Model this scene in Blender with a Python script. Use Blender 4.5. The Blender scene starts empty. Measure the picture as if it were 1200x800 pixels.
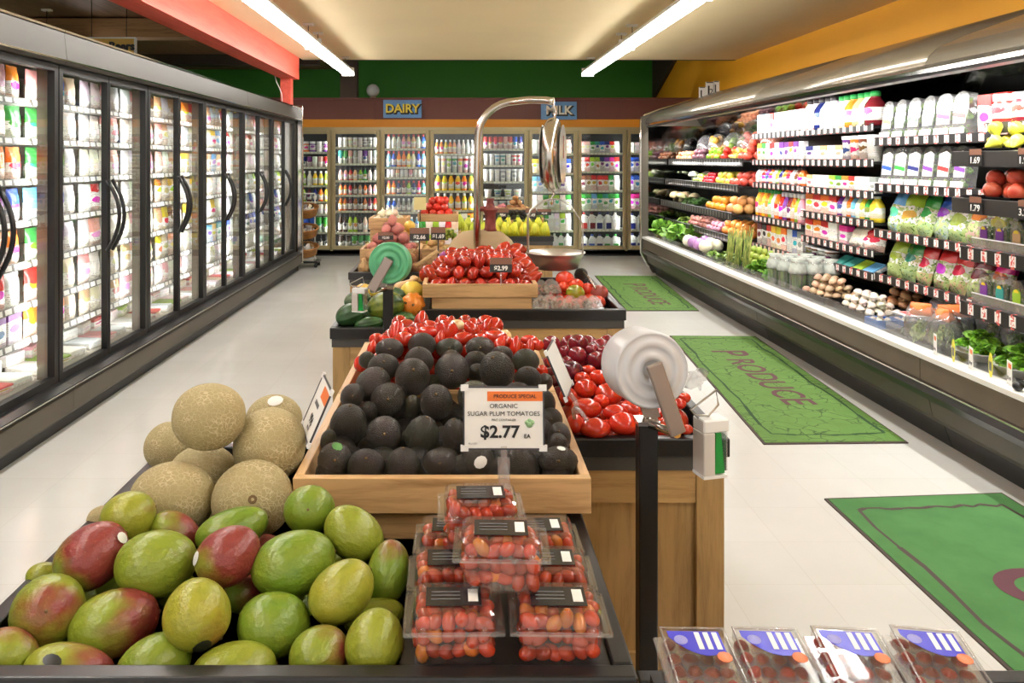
import bpy, bmesh, math, random
from mathutils import Vector, Matrix, Quaternion
PI = math.pi
R = random.Random(7)
C = bpy.context.scene.collection
TUBE = 26.0
F = 933.33; H = 1.46; VX = 540.0; VY = 188.0     # focal length in pixels, eye height, vanishing point

def S(r, g=None, b=None):
    if g is None: r, g, b = r
    f = lambda c: ((c/255)/12.92 if c/255 <= 0.04045 else (((c/255)+0.055)/1.055)**2.4)
    return (f(r), f(g), f(b), 1.0)
def W(px, py, Y):                                   # a sight line followed to the distance Y
    return Vector(((px-VX)/F*Y, Y, H-(py-VY)/F*Y))
ORD = ['zeroth','first','second','third','fourth','fifth','sixth','seventh','eighth','ninth','tenth','eleventh','twelfth','thirteenth',
       'fourteenth','fifteenth','sixteenth','seventeenth','eighteenth','nineteenth','twentieth']
def o_(n): return ORD[n] if n < len(ORD) else '%dth' % n

# ------------------------------------------------------------------ mesh builder
class MB:
    def __init__(s): s.v=[]; s.f=[]; s.m=[]; s.s=[]
    def add(s, vs, fs, m=0, smooth=False, M=None):
        b=len(s.v)
        for p in vs: s.v.append(tuple(M @ Vector(p)) if M is not None else tuple(p))
        for f in fs: s.f.append(tuple(b+i for i in f)); s.m.append(m); s.s.append(smooth)
        return s
    def box(s, x0,x1,y0,y1,z0,z1,m=0,M=None):
        vs=[(x,y,z) for z in (z0,z1) for y in (y0,y1) for x in (x0,x1)]
        return s.add(vs,[(0,2,3,1),(4,5,7,6),(0,1,5,4),(2,6,7,3),(0,4,6,2),(1,3,7,5)],m,False,M)
    def lathe(s, prof, n=16, m=0, smooth=True, M=None, lobes=0, la=0.0, ms=None):
        vs=[];fs=[];k=len(prof)
        for r,z in prof:
            for i in range(n):
                a=2*PI*i/n; q=r*(1+la*abs(math.cos(lobes*a/2))) if lobes else r
                vs.append((q*math.cos(a),q*math.sin(a),z))
        base=len(s.v)
        for j in range(k-1):
            ff=[]
            for i in range(n):
                i2=(i+1)%n; ff.append((j*n+i,j*n+i2,(j+1)*n+i2,(j+1)*n+i))
            fs.append((ff, ms[j] if ms else m))
        for p in vs: s.v.append(tuple(M @ Vector(p)) if M is not None else p)
        for ff,mm in fs:
            for f in ff: s.f.append(tuple(base+i for i in f)); s.m.append(mm); s.s.append(smooth)
        if prof[0][0]>1e-5: s.f.append(tuple(base+i for i in reversed(range(n)))); s.m.append(ms[0] if ms else m); s.s.append(False)
        if prof[-1][0]>1e-5: s.f.append(tuple(base+(k-1)*n+i for i in range(n))); s.m.append(ms[-1] if ms else m); s.s.append(False)
        return s
    def tube(s, pts, r, n=8, m=0, closed=False, rz=None, cap=True):
        pts=[Vector(p) for p in pts]; k=len(pts); rs=r if isinstance(r,(list,tuple)) else [r]*k
        base=len(s.v); up=None
        for i,p in enumerate(pts):
            if closed: t=(pts[(i+1)%k]-pts[i-1]).normalized()
            else: t=(pts[min(i+1,k-1)]-pts[max(i-1,0)]).normalized()
            if up is None: up=Vector((0,0,1)) if abs(t.z)<.9 else Vector((1,0,0))
            u=(up-t*up.dot(t)).normalized(); w=t.cross(u); up=u
            for j in range(n):
                a=2*PI*j/n; q=p+u*(rs[i]*math.cos(a)*(rz or 1))+w*(rs[i]*math.sin(a)); s.v.append(tuple(q))
        for i in range(k if closed else k-1):
            i2=(i+1)%k
            for j in range(n):
                j2=(j+1)%n; s.f.append((base+i*n+j,base+i*n+j2,base+i2*n+j2,base+i2*n+j)); s.m.append(m); s.s.append(True)
        if not closed and cap:
            s.f.append(tuple(base+j for j in reversed(range(n)))); s.f.append(tuple(base+(k-1)*n+j for j in range(n))); s.m+= [m,m]; s.s+=[False,False]
        return s
    def ball(s, c, r, n=12, k=8, m=0, M=None):
        rx,ry,rz = r if isinstance(r,(list,tuple)) else (r,r,r)
        base=len(s.v); q=lambda p:(tuple(M@Vector(p)) if M is not None else p)
        for j in range(k+1):
            th=PI*j/k
            for i in range(n):
                a=2*PI*i/n; s.v.append(q((c[0]+rx*math.sin(th)*math.cos(a),c[1]+ry*math.sin(th)*math.sin(a),c[2]-rz*math.cos(th))))
        for j in range(k):
            for i in range(n):
                i2=(i+1)%n; s.f.append((base+j*n+i,base+j*n+i2,base+(j+1)*n+i2,base+(j+1)*n+i)); s.m.append(m); s.s.append(True)
        return s
    def prism(s, poly, y0, y1, m=0, smooth=False):          # poly in x,z ; extruded along y
        k=len(poly); vs=[(x,y0,z) for x,z in poly]+[(x,y1,z) for x,z in poly]
        fs=[(i,(i+1)%k,k+(i+1)%k,k+i) for i in range(k)]
        s.add(vs,fs,m,smooth); b=len(s.v)-2*k
        s.f.append(tuple(b+i for i in reversed(range(k)))); s.f.append(tuple(b+k+i for i in range(k))); s.m+=[m,m]; s.s+=[False,False]
        return s
    def quadp(s, a,b,c,d,t=.002,m=0):                        # a thin slab on four corners
        a,b,c,d=[Vector(q) for q in (a,b,c,d)]; n=(b-a).cross(d-a).normalized()*t
        return s.add([a,b,c,d,a-n,b-n,c-n,d-n],[(0,1,2,3),(7,6,5,4),(0,4,5,1),(1,5,6,2),(2,6,7,3),(3,7,4,0)],m)
    def mesh(s, name, mats, bevel=0, bseg=2):
        me=bpy.data.meshes.new(name); me.from_pydata(s.v,[],s.f)
        for mt in (mats if isinstance(mats,(list,tuple)) else [mats]): me.materials.append(mt)
        me.polygons.foreach_set('material_index',s.m); me.polygons.foreach_set('use_smooth',s.s)
        bm=bmesh.new(); bm.from_mesh(me); bmesh.ops.recalc_face_normals(bm,faces=bm.faces)
        if bevel:
            ed=[e for e in bm.edges if len(e.link_faces)==2 and e.calc_face_angle(0)>.5]
            bmesh.ops.bevel(bm,geom=ed,offset=bevel,segments=bseg,affect='EDGES',profile=.5,clamp_overlap=True)
        bm.to_mesh(me); bm.free(); me.update(); return me
    def build(s, name, mats, parent=None, bevel=0, bseg=2, loc=None, label=None):
        return link(name, s.mesh(name,mats,bevel,bseg), parent, loc, label)

def link(name, me, parent=None, loc=None, label=None):
    o=bpy.data.objects.new(name,me); C.objects.link(o)
    if parent: o.parent=parent
    if loc is not None: o.location=loc
    if label: o['label']=label
    return o
def tag(o, label, cat, group=None, kind=None):
    o['label']=label; o['category']=cat
    if group: o['group']=group
    if kind: o['kind']=kind
    return o
def thing(name, label, cat, loc=(0,0,0), rot=(0,0,0), group=None):
    o=bpy.data.objects.new(name,None); C.objects.link(o); o.location=loc; o.rotation_euler=rot
    o.empty_display_size=.05
    return tag(o,label,cat,group)
def struct(o): o['kind']='structure'; return o
def dup(root, M=None, label=None, group=None, color=None):
    r=root.copy(); C.objects.link(r)
    if M is not None: r.matrix_world=M
    if label: r['label']=label
    if group: r['group']=group
    if color: r.color=color
    for ch in root.children:
        c=ch.copy(); C.objects.link(c); c.parent=r; c.matrix_parent_inverse=ch.matrix_parent_inverse.copy()
        if color: c.color=color
        for g in ch.children:
            d=g.copy(); C.objects.link(d); d.parent=c
            if color: d.color=color
    return r
def text(s, size, mat, parent, M, ext=.0008, off=0.0, name='lettering', align='CENTER', sx=1.0):
    cu=bpy.data.curves.new(name,'FONT'); cu.body=s; cu.size=size; cu.extrude=ext; cu.offset=off; cu.align_x=align; cu.align_y='CENTER'; cu.resolution_u=3
    cu.materials.append(mat); o=bpy.data.objects.new(name,cu); C.objects.link(o); o.parent=parent
    o.matrix_local=M@Matrix.Diagonal((sx,1,1,1)); return o
def frame(o, xd, yd):                                # matrix from an origin, x direction and y direction
    x=Vector(xd).normalized(); y=Vector(yd); y=(y-x*y.dot(x)).normalized(); z=x.cross(y)
    M=Matrix.Identity(4)
    for i,c in enumerate((x,y,z)): M[0][i],M[1][i],M[2][i]=c
    M[0][3],M[1][3],M[2][3]=o; return M

# ------------------------------------------------------------------ materials
def nt(name):
    m=bpy.data.materials.new(name); m.use_nodes=True; t=m.node_tree; b=t.nodes['Principled BSDF']; return m,t,b
def N(t, ty, **kw):
    n=t.nodes.new(ty)
    for k,v in kw.items():
        if k in n.inputs: n.inputs[k].default_value=v
        else: setattr(n,k,v)
    return n
def mixc(t, fac, a, b, mode='MIX'):
    n=t.nodes.new('ShaderNodeMix'); n.data_type='RGBA'; n.blend_type=mode
    for i,v in ((0,fac),(6,a),(7,b)):
        if isinstance(v,(int,float,tuple)): n.inputs[i].default_value=v
        else: t.links.new(v,n.inputs[i])
    return n.outputs[2]
def ramp(t, src, stops, interp='LINEAR'):
    n=t.nodes.new('ShaderNodeValToRGB'); e=n.color_ramp.elements; n.color_ramp.interpolation=interp
    while len(e)<len(stops): e.new(.5)
    for i,(p,c) in enumerate(stops): e[i].position=p; e[i].color=c if len(c)==4 else (*c,1)
    t.links.new(src,n.inputs[0]); return n.outputs[0]
def math_(t, op, a, b=0.0, c=None, clamp=False):
    n=t.nodes.new('ShaderNodeMath'); n.operation=op; n.use_clamp=clamp
    for i,v in enumerate((a,b,c)):
        if v is None: continue
        if isinstance(v,(int,float)): n.inputs[i].default_value=v
        else: t.links.new(v,n.inputs[i])
    return n.outputs[0]
def coords(t, kind='Object', scale=(1,1,1)):
    tc=t.nodes.new('ShaderNodeTexCoord'); mp=t.nodes.new('ShaderNodeMapping'); mp.inputs['Scale'].default_value=scale
    t.links.new(tc.outputs[kind],mp.inputs['Vector']); return mp.outputs[0]
def noise(t, vec, scale, detail=2, rough=.5, dist=0):
    n=N(t,'ShaderNodeTexNoise',Scale=scale,Detail=detail,Roughness=rough,Distortion=dist); t.links.new(vec,n.inputs['Vector']); return n.outputs['Fac']
def objcol(t): return t.nodes.new('ShaderNodeObjectInfo')
def bump(t, b, h, strength=.3, dist=.002):
    n=N(t,'ShaderNodeBump',Strength=strength,Distance=dist); t.links.new(h,n.inputs['Height']); t.links.new(n.outputs[0],b.inputs['Normal'])
WHITE=(1,1,1,1); BLACK=(0,0,0,1)
def M_(name, col=(.5,.5,.5,1), rough=.5, metal=0, var=0, vs=6, bmp=0, bs=200, bd=.001, coat=0, oc=False, rnd=0, spec=.5, scale=(1,1,1)):
    m,t,b=nt(name); b.inputs['Roughness'].default_value=rough; b.inputs['Metallic'].default_value=metal; b.inputs['Coat Weight'].default_value=coat
    b.inputs['Specular IOR Level'].default_value=spec
    b.inputs['Base Color'].default_value=col; src=None
    if oc: src=objcol(t).outputs['Color']
    if var:
        v=coords(t,'Object',scale); n=noise(t,v,vs,3); k=ramp(t,n,[(.3,(1-var,)*3),(.7,(1+var*.6,)*3)])
        src=mixc(t,1.0,src if src else col,k,'MULTIPLY')
    if src: t.links.new(src,b.inputs['Base Color'])
    if bmp: bump(t,b,noise(t,coords(t,'Object',scale),bs,2),bmp,bd)
    return m
def emis(name, col, st):
    m,t,b=nt(name); b.inputs['Base Color'].default_value=col; b.inputs['Emission Color'].default_value=col; b.inputs['Emission Strength'].default_value=st; return m
def clear(name, tint=(1,1,1,1), gloss=.12, rough=.05, haze=0.0):     # thin clear sheet: see-through with a Fresnel gloss
    m,t,b=nt(name); t.nodes.remove(b); out=t.nodes['Material Output']
    tr=N(t,'ShaderNodeBsdfTransparent'); tr.inputs[0].default_value=tint
    gl=N(t,'ShaderNodeBsdfGlossy'); gl.inputs['Roughness'].default_value=rough
    fr=N(t,'ShaderNodeFresnel',IOR=1.45); ge=N(t,'ShaderNodeNewGeometry'); t.links.new(math_(t,'SUBTRACT',1.45,math_(t,'MULTIPLY',ge.outputs['Backfacing'],1.45-1/1.45)),fr.inputs['IOR']); k=math_(t,'ADD',fr.outputs[0],gloss-.04,clamp=True)
    mx=N(t,'ShaderNodeMixShader'); t.links.new(k,mx.inputs[0]); t.links.new(tr.outputs[0],mx.inputs[1]); t.links.new(gl.outputs[0],mx.inputs[2]); s=mx.outputs[0]
    if haze:
        df=N(t,'ShaderNodeBsdfDiffuse'); df.inputs[0].default_value=WHITE; m2=N(t,'ShaderNodeMixShader'); m2.inputs[0].default_value=haze
        t.links.new(s,m2.inputs[1]); t.links.new(df.outputs[0],m2.inputs[2]); s=m2.outputs[0]
    t.links.new(s,out.inputs[0]); return m
def wood(name, c1, c2, axis=0, rough=.4, sc=1.0, fine=.5):
    m,t,b=nt(name); s=[14*sc]*3; s[axis]=1.2*sc
    v=coords(t,'Object',tuple(s)); n=noise(t,v,2.2,4,.6,.6); n2=noise(t,coords(t,'Object',tuple(q*5 for q in s)),4,2)
    k=math_(t,'ADD',math_(t,'MULTIPLY',n,1-fine*.4),math_(t,'MULTIPLY',n2,fine*.4))
    t.links.new(ramp(t,k,[(.32,c2),(.5,c1),(.68,tuple(min(1,q*1.12) for q in c1[:3])+(1,))]),b.inputs['Base Color'])
    b.inputs['Roughness'].default_value=rough; bump(t,b,n2,.08,.001); return m
def fruit(name, rough=.3, blush=None, second=None, spk=None, bmp=0, bs=60, coat=0, lo=.35, hi=.65, ns=1.2, sss=0):
    """skin that takes its ground colour from the object; optional second ground tone and blush by soft noise"""
    m,t,b=nt(name); oi=objcol(t); v=coords(t); b.inputs['Roughness'].default_value=rough; b.inputs['Coat Weight'].default_value=coat
    ad=t.nodes.new('ShaderNodeVectorMath'); ad.operation='ADD'; t.links.new(v,ad.inputs[0])
    cb=t.nodes.new('ShaderNodeCombineXYZ'); r=math_(t,'MULTIPLY',oi.outputs['Random'],37.0)
    for i in range(3): t.links.new(r,cb.inputs[i])
    t.links.new(cb.outputs[0],ad.inputs[1]); v2=ad.outputs[0]; src=oi.outputs['Color']
    if second: src=mixc(t,ramp(t,noise(t,v2,ns),[(lo,(0,0,0)),(hi,(1,1,1))]),src,second)
    if blush: src=mixc(t,ramp(t,noise(t,v2,ns*.8,1),[(.52,(0,0,0)),(.72,(.85,)*3)]),src,blush)
    if spk: src=mixc(t,ramp(t,noise(t,v2,14,3,.7),[(.55,(0,0,0)),(.75,(.5,)*3)]),src,spk)
    t.links.new(src,b.inputs['Base Color'])
    if bmp: bump(t,b,noise(t,v2,bs,3),bmp,.03)
    return m

m_floor,t,b=nt('vinyl floor')
v=coords(t); br=N(t,'ShaderNodeTexBrick',Scale=1.0,**{'Mortar Size':.0012,'Brick Width':.305,'Row Height':.305}); br.offset=0
br.inputs['Color1'].default_value=S(226,226,222); br.inputs['Color2'].default_value=S(223,223,218); br.inputs['Mortar'].default_value=S(213,211,204); t.links.new(v,br.inputs['Vector'])
k=ramp(t,noise(t,v,2.5,4,.6),[(.3,(.955,.955,.95)),(.7,(1,1,1))]); t.links.new(mixc(t,1.0,br.outputs[0],k,'MULTIPLY'),b.inputs['Base Color'])
b.inputs['Roughness'].default_value=.22; bump(t,b,noise(t,v,3.2,2),.05,.01)
t.links.new(ramp(t,noise(t,v,1.3,3),[(.3,(.14,)*3),(.7,(.26,)*3)]),b.inputs['Roughness'])

m_ceil=M_('cream ceiling paint',S(238,216,172),.75,var=.03,vs=1.5)
m_yel=M_('golden yellow wall paint',S(236,166,28),.6,var=.03,vs=2)
m_green=M_('dark green wall paint',S(44,120,10),.6,var=.05,vs=2)
m_brown=M_('maroon brown board',S(112,62,50),.5,var=.04,vs=3)
m_orange=M_('orange painted band',S(232,150,30),.5)
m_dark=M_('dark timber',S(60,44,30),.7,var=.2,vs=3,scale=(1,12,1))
m_plank=M_('dark plank ceiling',S(120,86,56),.6,var=.35,vs=4,scale=(9,.6,1))
m_purlin=wood('brown beam timber',S(160,120,80),S(120,84,54),0,.6)
m_coral=wood('coral painted beam',S(238,104,84),S(225,88,70),1,.5,.5,.3)
m_oak=wood('oak panel',S(172,140,90),S(142,112,68),2,.42)
m_oakh=wood('oak rail',S(184,150,98),S(152,118,72),0,.42)
m_bin=wood('pale oak bin board',S(208,170,120),S(158,120,74),0,.4,.8,.3)
m_biny=wood('pale oak bin side',S(218,178,130),S(186,144,98),1,.4,1.0)
m_blk=M_('black plastic',S(24,24,25),.32,bmp=.15,bs=500)
m_blkm=M_('matt black metal',S(20,20,21),.45)
m_band=M_('charcoal laminate',S(66,66,64),.4)
m_grey=M_('warm grey enamel metal',S(88,83,74),.5,metal=.0,var=.06,vs=2,spec=.2)
m_grey2=M_('brushed grey metal',S(150,143,132),.26,metal=.85,bmp=.05,bs=300)
m_steel=M_('stainless steel',S(196,190,180),.22,metal=1,var=.06,vs=6)
m_chrome=M_('bright chrome',S(226,224,220),.1,metal=1)
m_white=M_('white enamel',S(232,230,224),.4)
m_whp=M_('white plastic',S(238,238,236),.35)
m_case=M_('dark case lining',S(40,38,36),.5)
m_tan=M_('champagne door frame',S(176,162,122),.35,metal=.3)
m_glass=clear('door glass',(.97,.985,.975,1),.05,.01)
m_clear=clear('clear clamshell plastic',(.985,.985,.985,1),.10,.04,.012)
m_clear2=clear('clear bag film',(.97,.97,.97,1),.16,.12,.10)
m_tube=emis('fluorescent tube',(1,.985,.955,1),TUBE)
m_led=emis('case light strip',(1,.99,.97,1),4.0)
m_paper=M_('white card',S(240,239,234),.5)
m_orp=M_('orange card stripe',S(232,118,44),.5)
m_ink=M_('black ink',S(22,22,24),.5)
m_inkg=M_('grey ink',S(96,96,98),.5)
m_blkcard=M_('black price card',S(26,24,24),.45)
m_brcard=M_('brown card stripe',S(128,86,66),.5)
m_oc=M_('coloured plastic',oc=True,rough=.35)
m_ocg=M_('coloured glossy',oc=True,rough=.15)
m_grn=M_('green plastic',S(0,140,54),.35)
m_wick=M_('wicker',S(176,120,60),.6,var=.4,vs=20,bmp=.8,bs=120,bd=.006,scale=(1,1,3))
m_burl=M_('tan burlap',S(186,164,128),.85,var=.08,vs=4,bmp=.4,bs=220,bd=.002)
m_redn=M_('dark red mesh',S(140,66,60),.6,var=.25,vs=30,bmp=.4,bs=150)
m_wire=M_('galvanised wire',S(190,186,178),.3,metal=.9)

def pack_mat(name, glossy=.3, bands=True, white=.5, sc=9.0, top=.74, contents=True, lines=True, inner=S(214,206,190)):
    """printed packaging: coloured head, white field with an oval mark and lines of small print, contents below"""
    m,t,b=nt(name); oi=objcol(t); tc=t.nodes.new('ShaderNodeTexCoord'); sx=t.nodes.new('ShaderNodeSeparateXYZ'); t.links.new(tc.outputs['Generated'],sx.inputs[0])
    rn=oi.outputs['Random']; v=coords(t); ad=t.nodes.new('ShaderNodeVectorMath'); ad.operation='ADD'; t.links.new(v,ad.inputs[0])
    cb=t.nodes.new('ShaderNodeCombineXYZ'); r=math_(t,'MULTIPLY',rn,9.0)
    for i in range(3): t.links.new(r,cb.inputs[i])
    t.links.new(cb.outputs[0],ad.inputs[1]); v2=ad.outputs[0]
    x,z=sx.outputs[0],sx.outputs[2]; wob=math_(t,'MULTIPLY',math_(t,'SUBTRACT',noise(t,v2,sc,2),.5),.22); zz=math_(t,'ADD',z,wob); xx=math_(t,'ADD',x,wob)
    hs=N(t,'ShaderNodeHueSaturation',Saturation=1.0,Value=.95); t.links.new(oi.outputs['Color'],hs.inputs['Color']); t.links.new(math_(t,'ADD',.32,math_(t,'MULTIPLY',rn,.36)),hs.inputs['Hue'])
    c0=mixc(t,noise(t,v2,sc*5,3),mixc(t,white,oi.outputs['Color'],S(240,238,232)),inner) if contents else S(240,238,232)
    fld=math_(t,'GREATER_THAN',zz,math_(t,'ADD',.18,math_(t,'MULTIPLY',rn,.25))); c=mixc(t,fld,c0,S(242,240,235))
    ln=math_(t,'MULTIPLY',math_(t,'GREATER_THAN',math_(t,'FRACT',math_(t,'MULTIPLY',z,17.0)),.55),math_(t,'GREATER_THAN',noise(t,v2,sc*9,1),.52)); c=mixc(t,math_(t,'MULTIPLY',ln,.55 if lines else 0.0),c,S(90,80,96)); c=c if lines else mixc(t,math_(t,'GREATER_THAN',noise(t,v2,sc*4.5,3),.50),c,inner); c=c if lines else mixc(t,math_(t,'GREATER_THAN',noise(t,v2,sc*6.5,3),.60),c,S(96,130,60))
    cx=math_(t,'POWER',math_(t,'DIVIDE',math_(t,'SUBTRACT',xx,.5),.36),2.0); cz=math_(t,'POWER',math_(t,'DIVIDE',math_(t,'SUBTRACT',zz,math_(t,'ADD',.42,math_(t,'MULTIPLY',rn,.16))),.11),2.0)
    c=mixc(t,math_(t,'LESS_THAN',math_(t,'ADD',cx,cz),1.0),c,hs.outputs[0]); c=mixc(t,math_(t,'GREATER_THAN',zz,top),c,oi.outputs['Color'])
    t.links.new(c,b.inputs['Base Color']); b.inputs['Roughness'].default_value=glossy
    bump(t,b,noise(t,v2,26,2),.35,.01); return m
m_pack=pack_mat('printed film',.25,white=.4,top=.56); m_packb=pack_mat('printed carton',.45,white=.3,sc=7,top=.72); m_packw=pack_mat('pale printed film',.25,white=.5,top=.72)
m_salad=pack_mat('salad film',.2,white=.3,top=.62,lines=False,inner=S(176,196,128))
# shelf price strip: small white cards between dark gaps
def strip_mat(name, dark, light, w, gap, red=False):
    m,t,b=nt(name); v=coords(t); sx=t.nodes.new('ShaderNodeSeparateXYZ'); t.links.new(v,sx.inputs[0])
    f=math_(t,'FRACT',math_(t,'DIVIDE',math_(t,'ADD',sx.outputs[1],sx.outputs[0]),w)); on=math_(t,'GREATER_THAN',f,gap); gz=t.nodes.new('ShaderNodeTexCoord'); s2=t.nodes.new('ShaderNodeSeparateXYZ'); t.links.new(gz.outputs['Generated'],s2.inputs[0]); on=math_(t,'MULTIPLY',on,math_(t,'MULTIPLY',math_(t,'GREATER_THAN',s2.outputs[2],.14),math_(t,'LESS_THAN',s2.outputs[2],.84)))
    c=mixc(t,on,dark,light)
    if red:
        on2=math_(t,'MULTIPLY',math_(t,'GREATER_THAN',f,gap+.22*(1-gap)),math_(t,'LESS_THAN',f,gap+.78*(1-gap)))
        zf=math_(t,'GREATER_THAN',noise(t,v,90,1),.50); c=mixc(t,math_(t,'MULTIPLY',on2,zf),c,S(214,90,84))
    t.links.new(c,b.inputs['Base Color']); b.inputs['Roughness'].default_value=.4; return m
m_strip=strip_mat('freezer price strip',S(96,92,86),S(240,238,234),.085,.28)
m_strip2=strip_mat('shelf price strip',S(30,28,28),S(236,234,230),.10,.56,True)
m_strip3=strip_mat('cooler price strip',S(196,196,170),S(236,238,222),.06,.25)
m_strip4=strip_mat('dark shelf price strip',S(34,32,31),S(190,186,178),.09,.90)

m_avo=fruit('avocado skin',.30,spk=S(112,88,76),bmp=1.0,bs=20,ns=.7,second=S(66,62,46),coat=.1)
m_mango,t,b=nt('mango skin')
oi=objcol(t); v=coords(t); ad=t.nodes.new('ShaderNodeVectorMath'); ad.operation='ADD'; t.links.new(v,ad.inputs[0])
cb=t.nodes.new('ShaderNodeCombineXYZ'); r=math_(t,'MULTIPLY',oi.outputs['Random'],37.0)
for i in range(3): t.links.new(r,cb.inputs[i])
t.links.new(cb.outputs[0],ad.inputs[1]); v2=ad.outputs[0]
sc_=t.nodes.new('ShaderNodeSeparateColor'); t.links.new(oi.outputs['Color'],sc_.inputs[0]); sz=t.nodes.new('ShaderNodeSeparateXYZ'); t.links.new(v,sz.inputs[0])
ground=mixc(t,sc_.outputs[1],S(96,130,32),S(160,154,50)); ground=mixc(t,ramp(t,noise(t,v2,1.1,2),[(.35,(0,0,0)),(.7,(.7,)*3)]),ground,S(132,144,46))
kk=math_(t,'ADD',math_(t,'MULTIPLY',sz.outputs[2],.55),math_(t,'MULTIPLY',noise(t,v2,1.0,2),1.3)); kk=math_(t,'ADD',kk,math_(t,'SUBTRACT',math_(t,'MULTIPLY',sc_.outputs[0],1.5),1.35))
redk=ramp(t,kk,[(.0,(0,0,0)),(.55,(1,1,1))]); src=mixc(t,redk,ground,S(128,50,46))
src=mixc(t,ramp(t,noise(t,v2,16,3,.7),[(.6,(0,0,0)),(.75,(.28,)*3)]),src,S(196,184,110))
src=mixc(t,ramp(t,noise(t,v2,5,3,.6),[(.62,(0,0,0)),(.72,(.25,)*3)]),src,S(70,60,30))
t.links.new(src,b.inputs['Base Color']); b.inputs['Roughness'].default_value=.33; bump(t,b,noise(t,v2,5,2),.12,.05)
m_melon,t,b=nt('cantaloupe rind')
oi=objcol(t); v=coords(t); ad=t.nodes.new('ShaderNodeVectorMath'); ad.operation='ADD'; t.links.new(v,ad.inputs[0])
nn=N(t,'ShaderNodeTexNoise',Scale=3.0,Detail=2); t.links.new(v,nn.inputs['Vector']); sm=t.nodes.new('ShaderNodeVectorMath'); sm.operation='SCALE'; t.links.new(nn.outputs['Color'],sm.inputs[0]); sm.inputs['Scale'].default_value=.35
t.links.new(sm.outputs[0],ad.inputs[1])
vo=N(t,'ShaderNodeTexVoronoi',Scale=7.5); vo.feature='DISTANCE_TO_EDGE'; t.links.new(ad.outputs[0],vo.inputs['Vector'])
net=ramp(t,vo.outputs['Distance'],[(.02,(1,1,1)),(.11,(0,0,0))]); strong=ramp(t,noise(t,v,1.3,2),[(.42,(.25,)*3),(.62,(.95,)*3)])
fine=noise(t,v,34,3,.7); netk=mixc(t,1.0,net,strong,'MULTIPLY')
t.links.new(mixc(t,netk,mixc(t,fine,S(156,142,96),S(184,168,124)),S(214,200,160)),b.inputs['Base Color'])
b.inputs['Roughness'].default_value=.7; bump(t,b,math_(t,'ADD',netk,math_(t,'MULTIPLY',fine,.5)),.4,.02)
m_tom=fruit('tomato skin',.16,coat=.25,second=S(176,60,24),lo=.45,hi=.9)
m_plum=fruit('plum skin',.22,second=S(120,24,34),spk=S(150,70,80),lo=.4,hi=.7,coat=.2)
m_skin=fruit('smooth fruit skin',.33,second=None,spk=None); 
m_apple=fruit('blushed fruit skin',.28,blush=S(205,60,46),ns=1.0)
m_spud=fruit('potato skin',.75,spk=S(120,86,54),bmp=.5,bs=8)
m_sq=fruit('squash rind',.4,second=S(40,72,34),lo=.42,hi=.6,ns=1.4)
m_leaf=fruit('leaf green',.5,second=S(60,110,36),lo=.35,hi=.7,ns=6)
m_stem=M_('dry stem',S(112,88,56),.8); m_stemg=M_('green stem',S(96,120,50),.6)
m_stk=M_('white sticker',S(236,236,232),.4); m_stkb=M_('black sticker',S(30,32,34),.35); m_stkg=M_('green sticker',S(96,150,84),.4)
# ================================================================== the room
struct(MB().box(-7,4.2,-4,16,-.06,0).build('floor',m_floor))
struct(MB().box(-2.07,3.6,-4,10.4,2.775,2.9).build('ceiling',m_ceil))
struct(MB().box(-7,-2.28,-4,14.7,3.14,3.2).build('ceiling_timber',m_plank))
struct(MB().box(3.6,3.75,-4,14.7,0,4).build('wall_right',m_yel))
struct(MB().box(-7.15,-7,-4,14.7,0,4).build('wall_left',m_green))
struct(MB().box(-7,3.75,14.7,14.85,0,3.42).build('wall_back',m_green))
struct(MB().box(-7,3.6,14.66,14.7,3.42,4.2).build('trim_1',m_dark))
struct(MB().box(-7,3.75,10.4,14.85,4.0,4.1).build('ceiling_back',m_dark))
struct(MB().box(-7,-2.28,9.3,9.55,2.90,3.12).build('beam_timber',m_purlin))
struct(MB().box(-7,-2.28,12.6,12.9,2.98,3.14).build('beam_far',m_dark))
struct(MB().box(-2.07,3.6,10.4,10.48,2.775,4.0).build('trim_2',m_dark))
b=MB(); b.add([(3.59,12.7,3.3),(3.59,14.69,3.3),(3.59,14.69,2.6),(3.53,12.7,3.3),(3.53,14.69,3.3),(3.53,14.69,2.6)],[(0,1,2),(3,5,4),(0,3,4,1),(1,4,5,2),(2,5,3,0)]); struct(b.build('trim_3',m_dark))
struct(MB().box(-2.0,-1.72,13.2,13.4,0,4.0).build('column_shade',m_dark))  # shaded band on the back wall given shape as a dark post
struct(MB().box(-2.28,-2.07,-3,10.2,2.495,2.775).build('beam_coral',m_coral))
struct(MB().box(-2.27,-2.14,10.02,10.16,2.171,2.495).build('column_coral',m_coral))
# walk-in front above the back doors
b=MB().box(-3.6,3.59,12.15,12.5,2.09,2.39); b.box(-3.6,3.59,12.11,12.55,2.385,2.415)
for x in (-1.33,-.55,1.02,1.9): b.box(x-.012,x+.012,12.135,12.15,2.09,2.385)
b.box(-1.31,-.57,12.12,12.15,2.09,2.13); struct(b.build('trim_4',m_brown))
struct(MB().box(-3.6,3.59,12.17,12.4,1.965,2.09).build('trim_5',m_orange))
struct(MB().box(-3.6,3.59,12.15,12.5,1.925,1.968).build('trim_6',m_tan))
struct(MB().box(-3.6,3.59,12.2,12.5,0,.075).build('baseboard_back',m_blk))
t=thing('added_uplight','added unseen strip lamp behind the maroon board that brightens the green wall','ceiling light',(0,12.75,2.2)); MB().box(-3.3,3.3,-.05,.05,-.03,.03).build('housing',m_white,t); MB().tube([(-3.2,0,.06),(3.2,0,.06)],.02,8).build('tube',emis('added uplight tube',(1,.97,.9,1),9),t)  # unseen uplight added behind the board to brighten the green wall

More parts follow.
